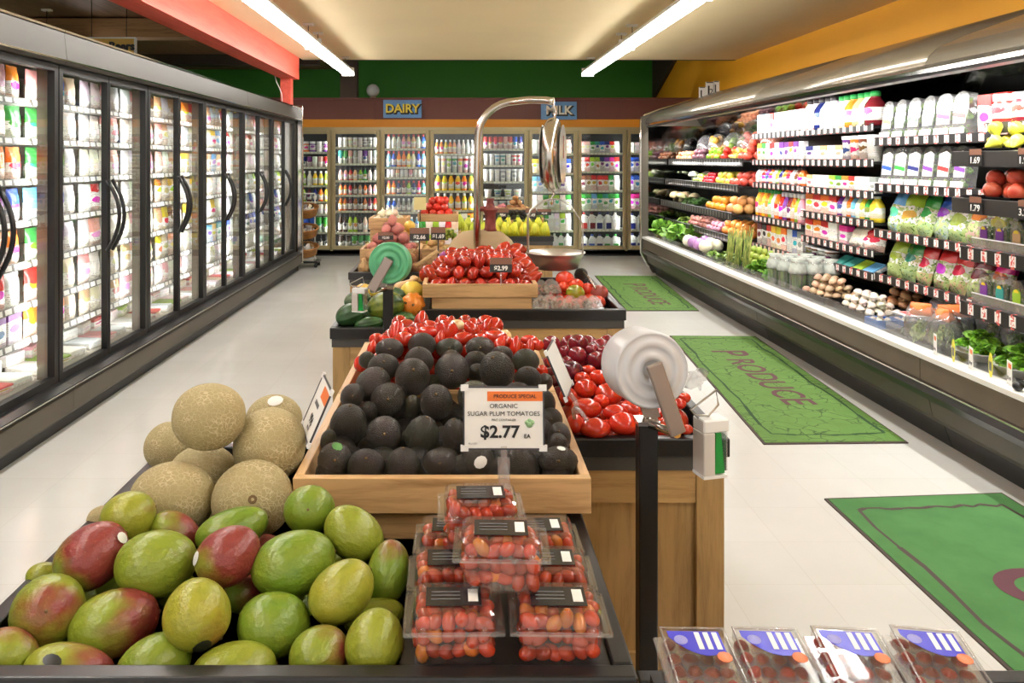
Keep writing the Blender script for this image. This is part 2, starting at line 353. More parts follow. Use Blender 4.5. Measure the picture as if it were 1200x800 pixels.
def panel_sign(name,label,word,px0,px1,py0,py1,Y,faces,col,shadow,size,group=None,sxx=1.0,tx=0):
    a=W(px0,py1,Y); c=W(px1,py0,Y); t=thing(name,label,'sign',((a.x+c.x)/2,Y,a.z)); w=(c.x-a.x)/2; h=c.z-a.z
    MB().box(-w,w,0,.03,0,h).build('sign_panel',faces,t,.004)
    M=frame((tx,-.006,h/2),(1,0,0),(0,0,1)); text(word,size*.92,col,t,M,.002,.005,sx=sxx)
    if shadow:
        M=frame((.012,-.003,h/2-.014),(1,0,0),(0,0,1)); text(word,size*.92,shadow,t,M,.001,.016,'letter_shadow',sx=sxx)
    return t
m_blue=M_('sign blue',S(96,150,205),.35,var=.12,vs=5); m_lyel=M_('letter yellow',S(240,216,60),.4); m_lwh=M_('letter cream',S(238,232,214),.4); m_sgn=M_('sign amber',S(226,180,84),.5)
panel_sign('department_sign','blue sign reading DAIRY in yellow capitals on the maroon board above the coolers','DAIRY',449,494,117,138,12.11,m_blue,m_lyel,m_ink,.20,sxx=.98)
panel_sign('department_sign','blue sign reading MILK in cream capitals on the maroon board behind the scale','MILK',634,676,119,140,12.11,m_blue,m_lwh,m_ink,.20)
t=panel_sign('hanging_sign','amber sign reading Beers half hidden above the glass freezers','Beers',96,158,45,64,8.2,m_sgn,m_ink,None,.125,tx=.14)
MB().box(-.275,.275,-.004,.034,-.012,.002).box(-.275,.275,-.004,.034,.165,.18).box(.265,.282,-.004,.034,0,.17).build('sign_border',m_paper,t)
for x in (-.18,.18): MB().tube([(x,.015,.17),(x,.015,.6)],.004,6).build('hanger',m_blkm,t)
t=thing('globe_lamp','round cream globe lamp standing on top of the maroon board','lamp',W(437,112,12.3)); t.location.z=2.415
MB().ball((0,0,.125),.10,20,12).build('globe',m_whp,t); MB().lathe([(.05,0),(.05,.02),(.03,.03)],16).build('base',m_tan,t)
p=W(358,88,9.9)
tag(MB().tube([(-2.24,10.0,2.172),W(330,110,10.0),W(328,104,9.98),W(324,96,9.95),W(322,88,9.9)],.006,6).build('cable',m_whp),'thin pale cable looping up beside the coral post on the freezer','cable')
# price cards standing on the canopy
for i,(x0,x1,y0,y1) in enumerate(((819,827,101,116),(827,837,95,113),(836,843,94,110))):
    a=W(x0,y1,10.0); c=W(x1,y0,10.0); t=thing('shelf_card',['small white card at the far end of three on the case canopy','white card with a number, middle of three on the case canopy','small white card at the near end of three on the case canopy'][i],'card',((a.x+c.x)/2,10.0,a.z-.01))
    w=(c.x-a.x)/2; h=c.z-a.z
    MB().box(-w,w,0,.006,0,h).build('card',m_paper,t); MB().box(-w*.8,w*.8,-.002,0,h*.93,h*.99).box(-w*.5,-w*.1,-.002,0,h*.15,h*.75).build('print',m_ink,t)
    if i==1: text('2',.1,m_ink,t,frame((w*.3,-.003,h*.35),(1,0,0),(0,0,1)))
    MB().box(-.03,.03,-.02,.03,-.06,0).build('foot',m_clear2,t)

# ceiling strip lights: eight-foot fixtures end to end
def strip_light(x,y0,y1,z,label,cz=2.775):
    t=thing('strip_light',label,'ceiling light',(x,y0,z)); L=y1-y0
    MB().prism([(-.075,.02),(.075,.02),(.04,.075),(-.04,.075)],0,L).build('housing',m_white,t)
    for s in (-.045,.045): MB().tube([(s,.02,0),(s,L-.02,0)],.021,10).build('tube',m_tube,t)
    MB().box(-.078,.078,-.01,.01,-.03,.078).box(-.078,.078,L-.01,L+.01,-.03,.078).build('end_cap',m_white,t)
    for yy in (.25,L-.25):
        MB().tube([(0,yy,.07),(0,yy,cz-z-.02)],.004,6).build('hanger',m_blkm,t); MB().box(-.05,.05,yy-.03,yy+.03,cz-z-.02,cz-z).build('canopy',m_white,t)
for side,x,e,nm in ((0,-1.465,10.36,'coral beam'),(1,1.66,10.42,'yellow wall')):
    for k in range(5):
        y1=e-k*2.46
        strip_light(x,y1-2.44,y1,2.59,'suspended fluorescent strip light on the %s side, %s from the back of the store'%(nm,o_(k+1)))

for i_,y_ in enumerate((3.5,8.6)): strip_light(-4.6,y_,y_+2.44,2.62,'added unseen strip light behind the freezers brightening the left side, %s of two'%['nearer','farther'][i_],3.14)  # two lights added out of view to brighten the dim left zone

# ================================================================== packages
def bag_mesh(name,mats,w=.13,h=.19,t=.05,n=8,seed=1,lean=0):
    r=random.Random(seed); b=MB(); vs=[];k=n+1
    for sd in (-1,1):
        for j in range(k):
            for i in range(k):
                u=i/n*2-1; v=j/n*2-1; th=t/2*max(0,(1-abs(u)**3))**.6*max(0,(1-abs(v)**4))**.7*(1-.25*v)
                th*=1+r.uniform(-.22,.22)*(abs(u)<.9 and abs(v)<.9)
                vs.append((u*w/2*(1-.05*(1-abs(v))+r.uniform(-.02,.02)),sd*th+.0006*sd,(v+1)/2*h+r.uniform(-.002,.002)))
    fs=[]
    for sd in (0,1):
        o=sd*k*k
        for j in range(n):
            for i in range(n): fs.append((o+j*k+i,o+j*k+i+1,o+(j+1)*k+i+1,o+(j+1)*k+i))
    b.add(vs,fs,0,True)
    for f,(a) in enumerate(fs):
        if len(mats)>1:
            j=(f%(n*n))//n
            if j>=n-1: b.m[f]=1
    return b.mesh(name,mats)
def box_mesh(name,mats,w,d,h,bev=.003): return MB().box(-w/2,w/2,-d/2,d/2,0,h).mesh(name,mats,bev,1)
P_bag=[bag_mesh('bag',[m_pack],seed=s) for s in (1,2,3)]
P_bagw=[bag_mesh('bag',[m_packw],seed=s) for s in (4,5)]
P_box=[box_mesh('carton',[m_packb],.10,.05,.16)]
P_flat=[box_mesh('carton',[m_packb],.16,.2,.04)]
def bottle_mesh(prof,ms,mats,n=10): b=MB(); b.lathe(prof,n,ms=ms); return b.mesh('bottle',mats)
m_lab=pack_mat('bottle label',.4,white=.56,sc=14,top=.9); m_cap=M_('bottle cap',S(40,36,40),.4); m_capr=M_('red cap',S(200,50,50),.4); m_capg=M_('green cap',S(40,150,70),.4); m_capw=M_('white cap',S(240,240,240),.4)
def bot(cap,body=None,lab=None,n=10):    # unit height bottle, radius .16
    return bottle_mesh([(.13,0),(.16,.02),(.16,.15),(.162,.16),(.162,.52),(.16,.53),(.15,.62),(.09,.78),(.065,.84),(.075,.85),(.075,.99),(.05,1)],[0,0,0,1,1,0,0,0,0,2,2],[body or m_ocg,lab or m_lab,cap],n)
P_bot_k=[bot(m_cap)]; P_bot_r=[bot(m_capr)]; P_bot_g=[bot(m_capg)]; P_bot_w=[bot(m_capw)]
P_can=[bottle_mesh([(.2,0),(.25,.04),(.25,.93),(.21,.98),(.2,1)],[2,1,1,2],[m_oc,m_pack,m_steel])]
P_jar=[bottle_mesh([(.24,0),(.27,.05),(.27,.2),(.272,.22),(.272,.68),(.25,.76),(.25,.78),(.26,.79),(.26,.99)],[0,0,0,1,0,0,2,2],[m_ocg,m_lab,m_capw])]
P_tub=[bottle_mesh([(.34,0),(.4,.86),(.43,.88),(.43,1.0)],[0,1,1],[m_packb,m_capw])]
def carton_mesh():
    b=MB(); w=.2; b.box(-w,w,-w,w,0,.72); b.add([(-w,-w,.72),(w,-w,.72),(w,w,.72),(-w,w,.72),(-w,0,.92),(w,0,.92)],[(0,1,5,4),(2,3,4,5),(0,4,3),(1,2,5)],1); b.box(-w,w,-.012,.012,.90,1.0,1); return b.mesh('carton',[m_packb,m_oc])
P_carton=[carton_mesh()]
m_milk=M_('milk jug plastic',S(236,238,234),.35); m_jlab=M_('jug label',oc=True,rough=.4)
def jug_mesh():
    b=MB(); b.box(-.27,.27,-.27,.27,0,.62); b.add([(-.27,-.27,.62),(.27,-.27,.62),(.27,.27,.62),(-.27,.27,.62),(-.09,-.09,.9),(.09,-.09,.9),(.09,.09,.9),(-.09,.09,.9)],[(0,1,5,4),(1,2,6,5),(2,3,7,6),(3,0,4,7),(4,5,6,7)])
    me=b.mesh('x',[m_milk],.03,2)
    b=MB(); b.add([tuple(v.co) for v in me.vertices],[tuple(p.vertices) for p in me.polygons],0,True); b.lathe([(.09,.88),(.1,.9),(.1,.99),(.05,1.0)],10,2)
    b.tube([(.12,-.12,.82),(.27,-.25,.76),(.27,-.25,.5)],.035,6,0); b.box(-.2,.2,-.276,-.268,.08,.42,1); return b.mesh('jug',[m_milk,m_jlab,m_oc])
P_jug=[jug_mesh()]
PAL={'white':(244,242,238),'cream':(240,228,196),'pink':(236,170,170),'red':(206,44,42),'orange':(240,128,44),'yellow':(244,208,60),'lime':(160,200,60),'green':(50,150,60),'teal':(60,160,150),
 'sky blue':(110,180,226),'blue':(44,88,190),'navy':(30,40,110),'purple':(120,60,150),'magenta':(226,50,150),'brown':(120,72,44),'dark brown':(52,32,26),'amber':(170,90,36),'tan':(206,170,124),'black':(26,26,28),'grey':(160,160,158),'peach':(244,190,150),'maroon':(110,30,40)}
def pc(n): return S(*PAL[n])
def row(protos,P0,P1,n,rz,cols,labf,name,cat,group,scl=(1,1,1),jit=.004,tilt=0,yaw=.06):
    P0=Vector(P0);P1=Vector(P1)
    for i in range(n):
        p=P0.lerp(P1,(i+.5)/n); cn=cols[int(i*len(cols)/n)] if len(cols)<=n else cols[i]
        o=bpy.data.objects.new(name,protos[(i*7+len(cols))%len(protos)]); C.objects.link(o)
        o.location=p+Vector((R.uniform(-jit,jit),R.uniform(-jit,jit),0)); o.rotation_euler=(tilt,0,rz+R.uniform(-yaw,yaw)); o.scale=scl if not callable(scl) else scl(i)
        c=pc(cn); o.color=tuple(min(1,q*R.uniform(.85,1.1)) for q in c[:3])+(1,)
        tag(o,labf(cn,i),cat,group)

# ================================================================== glass-door freezers on the left
FX=-2.2
ZS=[1.79,1.577,1.357,1.133,.909,.685,.49]
m_head=M_('header enamel',S(66,62,55),.45,var=.05,vs=2,spec=.3)
def freezer(y0,ndoor,idx,endpanel,nearpanel,first):
    y1=y0+ndoor*.62; L=y1-y0; T=['nearest','middle','farthest'][idx]
    t=thing('glass_door_freezer','grey glass-door freezer case along the left aisle, the %s of three'%T,'freezer',(-2.6,y0,0))
    X=lambda x:x+2.6
    MB().prism([(X(-3.1),0),(X(-2.17),0),(X(-2.17),.075),(X(-3.1),.075)],0,L).build('toe_kick',m_blkm,t)
    MB().prism([(X(-3.1),.075),(X(-2.14),.075),(X(-2.115),.10),(X(-2.115),.205),(X(-2.14),.215),(X(-3.1),.215)],.002,L-.002).build('kick_panel',m_grey,t)
    b=MB().prism([(X(-2.24),.215),(X(-2.125),.215),(X(-2.11),.225),(X(-2.11),.238),(X(-2.16),.25),(X(-2.24),.25)],.002,L-.002); b.build('bumper',m_blk,t)
    MB().box(X(-2.112),X(-2.106),.002,L-.002,.228,.234).build('bumper_stripe',m_chrome,t)
    MB().prism([(X(-2.3),1.985),(X(-2.17),1.985),(X(-2.15),2.0),(X(-2.165),2.155),(X(-2.19),2.17),(X(-3.1),2.17),(X(-3.1),2.15),(X(-2.3),2.12)],.002,L-.002).build('header',m_head,t)
    MB().box(X(-2.152),X(-2.146),.002,L-.002,2.0,2.008).box(X(-2.17),X(-2.16),.002,L-.002,2.16,2.172).build('header_trim',m_chrome,t)
    b=MB().box(X(-3.1),X(-3.0),0,L,.2,2.15).box(X(-3.0),X(-2.28),0,L,.22,.27).box(X(-3.0),X(-2.24),0,L,2.02,2.1)
    b.build('interior_lining',M_inner,t)
    for k,e in ((0,nearpanel),(1,endpanel)):
        yy=L if k else 0
        if e:
            s=1 if k else -1; MB().box(X(-3.1),X(-2.16),min(yy,yy+s*.04),max(yy,yy+s*.04),0,2.16).build('end_panel',m_grey,t)
            MB().box(X(-2.19),X(-2.09),min(yy,yy+s*.045),max(yy,yy+s*.045),.1,2.19).build('corner_post',m_chrome,t,.01)
    for j,z in enumerate(ZS):
        sh=MB().box(X(-2.98),X(-2.36),.02,L-.02,z-.03,z-.012).build('shelf',m_white,t)
        MB().prism([(X(-2.352),z-.032),(X(-2.345),z-.032),(X(-2.358),z+.006),(X(-2.365),z+.006)],.02,L-.02).build('price_strip',m_strip,sh)
    for k in range(ndoor+1):
        if k%2==0:
            MB().box(X(-2.30),X(-2.235),k*.62-.02 if 0<k<ndoor else (0 if k==0 else L-.03),k*.62+.02 if 0<k<ndoor else (.03 if k==0 else L),.25,1.985).build('mullion',m_grey2,t)
    for k in range(ndoor):
        a=k*.62+.006; c=(k+1)*.62-.006; outer_first=(k%2==0)
        wa=.04 if outer_first else .014; wc=.014 if outer_first else .04
        b=MB().box(X(-2.235),X(-2.195),a,a+wa,.25,1.98).box(X(-2.235),X(-2.195),c-wc,c,.25,1.98).box(X(-2.235),X(-2.195),a+wa,c-wc,.25,.29).box(X(-2.235),X(-2.195),a+wa,c-wc,1.945,1.98)
        d=b.build('door',m_blkm,t); MB().box(X(-2.222),X(-2.214),a+wa,c-wc,.29,1.945).build('glass',m_glass,d)
        hy=(c-.03) if outer_first else (a+.03)
        pts=[(X(-2.19),hy,.90)]+[(X(-2.19)+.075*math.sin(PI*q/10)**.7,hy,.92+.40*q/10) for q in range(1,10)]+[(X(-2.19),hy,1.34)]
        MB().tube(pts,.013,8,rz=1.0).build('handle',m_blk,d)
    # vertical lights at the mullions, more added at the door meetings for evenness
    for k in range(0,ndoor+1):
        l=bpy.data.lights.new('freezer light','AREA'); l.shape='RECTANGLE'; l.size=.03; l.size_y=1.6; l.energy=FREEZE_W; l.color=(1,.985,.96)
        lo=bpy.data.objects.new('case_light',l); C.objects.link(lo); lo.location=(-2.31 if k%2==0 else -2.27,min(max(y0+k*.62,y0+.05),y1-.05),1.12)
        lo.matrix_world=frame(lo.location,(0,1,0),(0,0,1))@Matrix.Identity(4)
        lo.matrix_world=Matrix.Translation(lo.location)@Matrix.Rotation(PI/2,4,'Y')@Matrix.Rotation(PI/2,4,'Z')
    return t
M_inner=M_('freezer lining',S(150,142,130),.6)
FREEZE_W=4.6
freezer(1.87,4,0,False,True,0)
freezer(4.35,6,1,False,False,1)
freezer(8.07,4,2,True,False,2)
# goods: door k counts from the near end; colours read off each door
G={0:[['white','orange','pink','orange'],['white','lime','white','green'],['orange','peach','orange','orange'],['navy','white','purple','blue'],['orange','orange','peach','orange'],['yellow','cream','red','white'],['orange','purple','purple','purple']],
   1:[['pink','navy','blue','cream'],['green','green','green','white'],['green','purple','lime','white'],['sky blue','red','blue','white'],['green','sky blue','purple','white'],['red','white','green','cream'],['orange','orange','orange','cream']],
   2:[['white','white','pink','white'],['white','white','pink','pink'],['white','white','white','pink'],['white','red','white','white'],['white','pink','white','white'],['pink','white','white','cream'],['tan','cream','white','tan']],
   3:[['white','pink','white','brown'],['white','white','pink','peach'],['white','white','white','pink'],['white','white','tan','white'],['white','pink','cream','white'],['tan','pink','tan','peach'],['pink','pink','white','pink']],
   4:[['peach','white','tan','peach'],['pink','tan','white','pink'],['pink','white','tan','white'],['orange','tan','yellow','white'],['tan','yellow','brown','white'],['yellow','tan','peach','white'],['white','pink','white','pink']],
   5:[['orange','red','orange','brown'],['white','cream','brown','white'],['yellow','white','yellow','tan'],['white','yellow','white','cream'],['yellow','yellow','white','yellow'],['white','white','cream','lime'],['white','white','pink','white']],
   6:[['peach','white','white','red'],['cream','yellow','sky blue','white'],['tan','sky blue','yellow','blue'],['cream','white','white','yellow'],['white','yellow','cream','white'],['sky blue','yellow','teal','blue'],['white','cream','white','white']],
   7:[['white','white','pink','white'],['red','white','white','pink'],['white','white','white','cream'],['white','cream','white','white'],['white','grey','white','white'],['blue','white','blue','white'],['white','cream','white','white']],
   8:[['white','white','white','pink'],['white','pink','red','white'],['cream','white','white','white'],['white','grey','white','lime'],['white','grey','blue','white'],['blue','navy','blue','blue'],['white','white','white','white']]}
for d in range(0,11):
    ya=3.73+.62*(d-0)-0; g=G[min(d,8)] if d<=8 else G[8 if d==10 else 7]
    for j,z in enumerate(ZS):
        kindb = (d in (0,) and j==6) or (d in (5,6,7) and j in (2,3,5))
        word='carton' if kindb else 'bag'
        n=4 if d<9 else 4
        ht=.195 if j<6 else .16
        gap={0:.21,6:.19}.get(j,.21)
        row(P_box if kindb else (P_bagw if d>=2 and j%2 else P_bag),(-2.405,ya+.035,z-.011),(-2.405,ya+.6,z-.011),n,PI/2,g[j],
            lambda c,i,d=d,j=j,w=word:'%s frozen food %s, %s from the near end, %s shelf down, %s freezer door'%(c,w,o_(i+1),o_(j+1),o_(d+1)),
            'frozen_food_'+word,'frozen food','frozen goods on the %s shelf down behind the %s freezer door'%(o_(j+1),o_(d+1)),
            scl=(.98,1,.98) if not kindb else (1.15,1,1.1),tilt=0,yaw=.12)
    # chest well at the bottom: flat packs laid in two rows
    for q in range(3):
        row(P_flat,(-2.42-.17*q,ya+.03,.272+.045*(q%2)),(-2.42-.17*q,ya+.6,.272+.045*(q%2)),3,PI/2,[['white','cream','red'],['white','lime','white'],['white','pink','white']][(d+q)%3] if d else ['cream','red','white'],
            lambda c,i,d=d,q=q:'%s flat frozen pack, %s along in %s row, well of %s freezer door'%(c,o_(i+1),['the front','the middle','the back'][q],o_(d+1)),
            'frozen_flat_pack','frozen food','flat packs in the bottom well behind the %s freezer door'%o_(d+1),scl=(1,1,1.0+.6*(q%2)),yaw=.2)

# ================================================================== beverage and dairy coolers across the back
CY=12.15
COOL=[ # per door: (shelf y in the photo, kind, colours, item height in px, count)
 [(177.8,'jar',['pink','white','orange','purple','white','purple'],13,6),(195.7,'can',['navy','navy','purple','white','pink','red'],13,7),(217.4,'bot_w',['cream','lime','white','yellow','yellow','lime'],17,7),(236.6,'bot_k',['maroon','lime','maroon','navy','orange','yellow'],17,7),(251.5,'can',['white','yellow','white','cream'],12,7),(273,'can',['blue','blue','blue','green','green'],18,6),(291.7,'bot_k',['black','dark brown','black','black'],15,7)],
 [(172,'jar',['white','cream','white','grey','white'],12,8),(191.6,'can',['teal','green','pink','grey','white','purple','white','grey'],16,8),(211.6,'bot_k',['pink','pink','red','peach','lime','green','white','grey'],15,8),(228.8,'bot_k',['orange','red','brown','tan','orange','pink','peach'],14,8),(247.7,'bot_k',['amber','maroon','amber','dark brown','amber','maroon','red'],17,8),(273,'bot_k',['dark brown','lime','lime','dark brown','cream','dark brown','dark brown'],21,8),(291.7,'can',['dark brown','dark brown','green','green','green','teal'],15,6)],
 [(173.7,'bot_r',['white','white','pink','peach','white','blue'],17,8),(195.7,'bot_r',['sky blue','blue','orange','orange','yellow','cream','blue','sky blue'],19,8),(208,'can',['white','peach','white','pink','white','sky blue'],10,9),(228,'bot_r',['orange','navy','maroon','lime','navy','red','teal'],16,8),(249,'bot_w',['blue','grey','grey','white','grey'],16,8),(270,'bot_w',['sky blue','white','sky blue','white'],15,7),(291.7,'can',['white','blue','white','blue'],14,6)],
 [(180,'bot_w',['orange','yellow','orange','peach','white','white','white','grey'],17,9),(202.6,'tub',['peach','peach','lime','green','orange','red','pink'],20,7),(224,'bot_g',['yellow','yellow','yellow','yellow','orange','yellow'],21,6),(247,'bot_w',['yellow','yellow','orange','yellow','yellow'],20,6),(270,'carton',['orange','yellow','white','orange'],19,6),(291.7,'carton',['yellow','white','orange','white'],17,6)],
 [(174,'can',['red','red','red','pink','red','blue','navy'],15,8),(193.6,'tub',['white','sky blue','teal','white','red','red'],14,7),(213,'tub',['white','white','grey','white','grey','white'],15,7),(232,'tub',['white','teal','lime','cream'],10,4),(250,'tub',['white','grey','white','pink'],14,5),(270,'tub',['white','white','cream'],13,6),(291.7,'tub',['white','sky blue','white'],13,6)],
 [(180,'carton',['white','pink','white','red','white','pink'],17,7),(203,'carton',['yellow','sky blue','white','white','purple','blue'],17,7),(225,'carton',['sky blue','teal','grey','purple','purple','white'],18,7),(247,'carton',['white','green','lime','white','green'],18,7),(271,'carton',['lime','green','white','lime','white'],20,7),(293,'jug',['white','lime','white','green','white'],18,6)],
 [(179,'carton',['pink','green','teal','blue','navy','red','white'],14,8),(201,'carton',['pink','red','lime','lime','navy','purple','magenta','red'],17,8),(223.6,'carton',['brown','brown','red','red','red','green','white'],18,7),(245.7,'carton',['green','sky blue','green','teal','green','green'],18,7),(270,'jug',['red','maroon','navy','navy','white','navy'],20,5),(293.8,'jug',['navy','blue','navy','green','green','white'],18,5)],
 [(179,'carton',['white','white','grey'],13,7),(201,'carton',['blue','red','blue','red'],17,7),(223.6,'carton',['blue','navy','blue'],18,7),(245.7,'carton',['magenta','magenta','pink','purple'],18,7),(270,'jug',['navy','maroon','red'],19,5),(293,'jug',['navy','maroon','navy'],18,5)]]
KW={'jar':('glass_jar','jar',P_jar,.54),'can':('drink_can','can',P_can,.5),'bot_w':('drink_bottle','bottle',P_bot_w,.32),'bot_k':('drink_bottle','bottle',P_bot_k,.32),'bot_r':('drink_bottle','bottle',P_bot_r,.32),'bot_g':('drink_bottle','bottle',P_bot_g,.32),
    'tub':('dairy_tub','tub',P_tub,.86),'carton':('milk_carton','carton',P_carton,.4),'jug':('milk_jug','jug',P_jug,.54)}
DW=.7522; X0=-2.73
t=thing('walk_in_cooler','tan-framed walk-in cooler front with eight glass doors under the maroon board','cooler',(X0,CY,0)); nD=8
b=MB().box(-.2,nD*DW+.1,.78,.86,0,2.05).box(-.2,nD*DW+.1,.05,.8,.03,.09).box(-.2,nD*DW+.1,.05,.8,1.97,2.05).box(-.2,-.14,.05,.8,.03,2).box(nD*DW+.04,nD*DW+.1,.05,.8,.03,2); b.build('interior_lining',M_('cooler lining',S(14,14,14),.7),t)
for k in range(nD+1):
    MB().box(k*DW-.018,k*DW+.018,.045,.11,.075,1.93).build('mullion',m_tan,t)
    l=bpy.data.lights.new('cooler light','AREA'); l.shape='RECTANGLE'; l.size=.03; l.size_y=1.7; l.energy=11; l.color=(1,1,.96); l.use_shadow=True
    lo=bpy.data.objects.new('case_light',l); C.objects.link(lo); lo.matrix_world=Matrix.Translation((X0+k*DW,CY+.14,1.0))@Matrix.Rotation(PI/2,4,'X')
for k in range(nD):
    a=k*DW+.012; c=(k+1)*DW-.012; f=.05
    d=MB().box(a,a+f,0,.04,.10,1.925).box(c-f,c,0,.04,.10,1.925).box(a+f,c-f,0,.04,.10,.16).box(a+f,c-f,0,.04,1.865,1.925).build('door',m_tan,t,.004,1)
    MB().box(a+f,c-f,.015,.022,.16,1.865).build('glass',m_glass,d)
    MB().tube([(a+.025,-.0,.95),(a+.025,-.04,.97),(a+.025,-.04,1.17),(a+.025,-.0,1.19)],.008,6).build('handle',m_tan,d)
    for j,(y,kd,cols,hp,n) in enumerate(COOL[k]):
        z=H-(y-VY)*CY/F; dn=.20
        sh=MB().box(a+.02,c-.02,.15,.7,z-.028,z-.012).build('shelf',m_white,t); MB().box(a+.02,c-.02,.142,.15,z-.03,z+.004).build('price_strip',m_strip3,sh)
        nm,w,pr,wr=KW[kd]; h=hp/76.8*1.04; pitch=(c-a-.12)/n; sx=min(h, pitch*.94/wr)
        z2=z-.011
        lf=lambda cn,i,k=k,j=j,w=w:'%s %s, %s along on the %s shelf down, %s door of the back cooler'%(cn,w,o_(i+1),o_(j+1),o_(k+1))
        row(pr,(X0+a+.06,CY+.15+.06+.03,z2),(X0+c-.06,CY+.24,z2),n,0,cols,lf,nm,w,'%ss on the %s shelf down in the %s door of the back cooler'%(w,o_(j+1),o_(k+1)),scl=(sx,sx,h),jit=.003,yaw=.25 if kd not in('carton','tub') else .04)
    # one far bay light comes from the mullions either side
# ================================================================== open refrigerated case on the right
def case_right(y0,y1,T,far,shelves,xs=2.75):
    L=y1-y0; t=thing('open_display_case','open grey refrigerated display case along the right wall, the %s of three'%T,'display case',(2.9,y0,0)); X=lambda x:x-2.9
    g=.003
    MB().prism([(X(2.50),0),(X(3.3),0),(X(3.3),.11),(X(2.46),.11)],g,L-g).build('toe_kick',m_blkm,t)
    MB().prism([(X(2.46),.11),(X(3.3),.11),(X(3.3),.33),(X(2.36),.33),(X(2.40),.16)],g,L-g).build('kick_panel',m_grey,t)
    MB().prism([(X(2.325),.272),(X(2.38),.262),(X(2.38),.345),(X(2.325),.335),(X(2.312),.305)],0,L).build('bumper',m_blk,t)
    MB().box(X(2.318),X(2.328),0,L,.338,.346).build('bumper_stripe',m_chrome,t)
    MB().prism([(X(2.335),.345),(X(2.42),.345),(X(2.42),.47),(X(2.335),.47)],g,L-g).build('front_panel',M_rp,t)
    MB().prism([(X(2.322),.462),(X(2.405),.462),(X(2.405),.492),(X(2.322),.486)],0,L).build('top_rail',m_white,t)
    MB().box(X(2.395),X(2.40),g,L-g,.488,.56).build('front_guard',m_clear,t)
    b=MB().prism([(X(2.40),.36),(X(3.25),.36),(X(3.25),.47),(X(2.40),.47)],g,L-g).box(X(3.22),X(3.3),g,L-g,.36,2.3); b.build('interior_lining',m_case,t)
    MB().prism([(X(3.02),1.99),(X(3.2),1.70),(X(3.215),1.705),(X(3.035),2.0)],g,L-g).build('top_mirror',m_mir,t)
    pr=[(2.37,1.92),(2.36,1.945),(2.38,1.99),(2.43,2.035),(2.55,2.09),(2.8,2.18),(3.05,2.27),(3.2,2.32),(3.3,2.32),(3.3,2.26),(3.0,2.10),(2.5,1.97),(2.42,1.92)]
    MB().prism([(X(x),z) for x,z in pr],g,L-g,0,True).build('canopy',m_can,t)
    MB().box(X(2.365),X(2.375),0,L,1.905,1.925).build('canopy_trim',m_chrome,t)
    MB().box(X(2.376),X(2.45),g,L-g,1.89,1.92).build('canopy_lip',m_blk,t)
    MB().box(X(2.46),X(2.50),.05,L-.05,1.925,1.94).build('light_strip',m_led,t)
    for (z,a,c,xf,rail,st) in shelves:
        sh=MB().box(X(xf),X(3.2),a-y0+.004,c-y0-.004,z-.025,z-.008).build('shelf',m_blk,t)
        MB().prism([(X(xf-.012),z-.01-rail),(X(xf),z-.01-rail),(X(xf),z+.012),(X(xf-.012),z+.008)],a-y0+.004,c-y0-.004).build('price_strip',st,sh)
    if far:
        for zz in (1.44,1.19,.925,.69):
            for yy in (1.75,3.0):
                l=bpy.data.lights.new('added shelf light','AREA'); l.shape='RECTANGLE'; l.size=.03; l.size_y=1.1; l.energy=2.6; l.color=(1,.975,.93); lo=bpy.data.objects.new('case_light',l); C.objects.link(lo); q=Vector((.35,0,-.93)).normalized(); lo.matrix_world=frame((2.62,y0+yy,zz-.005),Vector((0,1,0)).cross(-q),(0,1,0))  # unseen lamps added under the shelves to brighten the far produce
        sh=[(2.31,.30),(2.34,.24),(2.46,.02),(3.3,.02),(3.3,2.3),(2.5,2.08),(2.31,2.02)]
        MB().prism([(X(x),z) for x,z in sh],L,L+.05).build('end_panel',m_grey,t)
        MB().prism([(X(x),z) for x,z in [(2.4,.44),(3.2,.44),(3.2,1.9),(2.4,1.9)]],L-.006,L-.002).build('end_mirror',m_mir,t)
        MB().tube([(X(3.2),L+.02,2.30),(X(2.55),L+.02,2.11),(X(2.36),L+.02,2.04),(X(2.315),L+.02,1.98),(X(2.31),L+.02,1.6),(X(2.31),L+.02,.5),(X(2.32),L+.02,.28),(X(2.40),L+.02,.12),(X(2.5),L+.02,.07)],.02,8).build('bumper_rail',m_chrome,t)
    for k in range(int(L/1.2)+1):
        l=bpy.data.lights.new('case light','AREA'); l.shape='RECTANGLE'; l.size=.04; l.size_y=1.15; l.energy=CASE_W; l.color=(1,.975,.93)
        lo=bpy.data.objects.new('case_light',l); C.objects.link(lo)
        q=Vector((.72,0,-.75)).normalized()      # shines in and down
        lo.matrix_world=frame((2.44,min(y0+.6+k*1.2,y1-.55),1.885),Vector((0,1,0)).cross(-q),(0,1,0))
    return t
M_rp=M_('bronze panel',S(104,92,80),.35,metal=.4,var=.1,vs=5); m_mir=M_('dark mirror',S(120,120,116),.06,metal=1); m_can=M_('canopy metal',S(150,142,128),.27,metal=.75,bmp=.06,bs=300)
CASE_W=10.5
sD=[(1.47,7.5,10.17,2.66,.055,m_strip4),(1.22,7.5,10.17,2.62,.055,m_strip4),(.955,7.5,10.17,2.56,.055,m_strip4),(.72,7.5,10.17,2.62,.05,m_strip4)]
sA=[(1.70,6.44,7.48,2.75,.035,m_strip2),(1.46,6.44,7.48,2.75,.035,m_strip2),(1.25,6.44,7.48,2.75,.035,m_strip2),(.943,6.44,7.48,2.75,.035,m_strip2),(.685,6.44,7.48,2.75,.035,m_strip2)]
sB=[(z,5.30,6.42,2.75,.035,m_strip2) for z in (1.70,1.46,1.245,1.05,.855,.70)]
sC=[(z,4.07,5.28,2.75,.035,m_strip2) for z in (1.60,1.30,1.0,.71)]
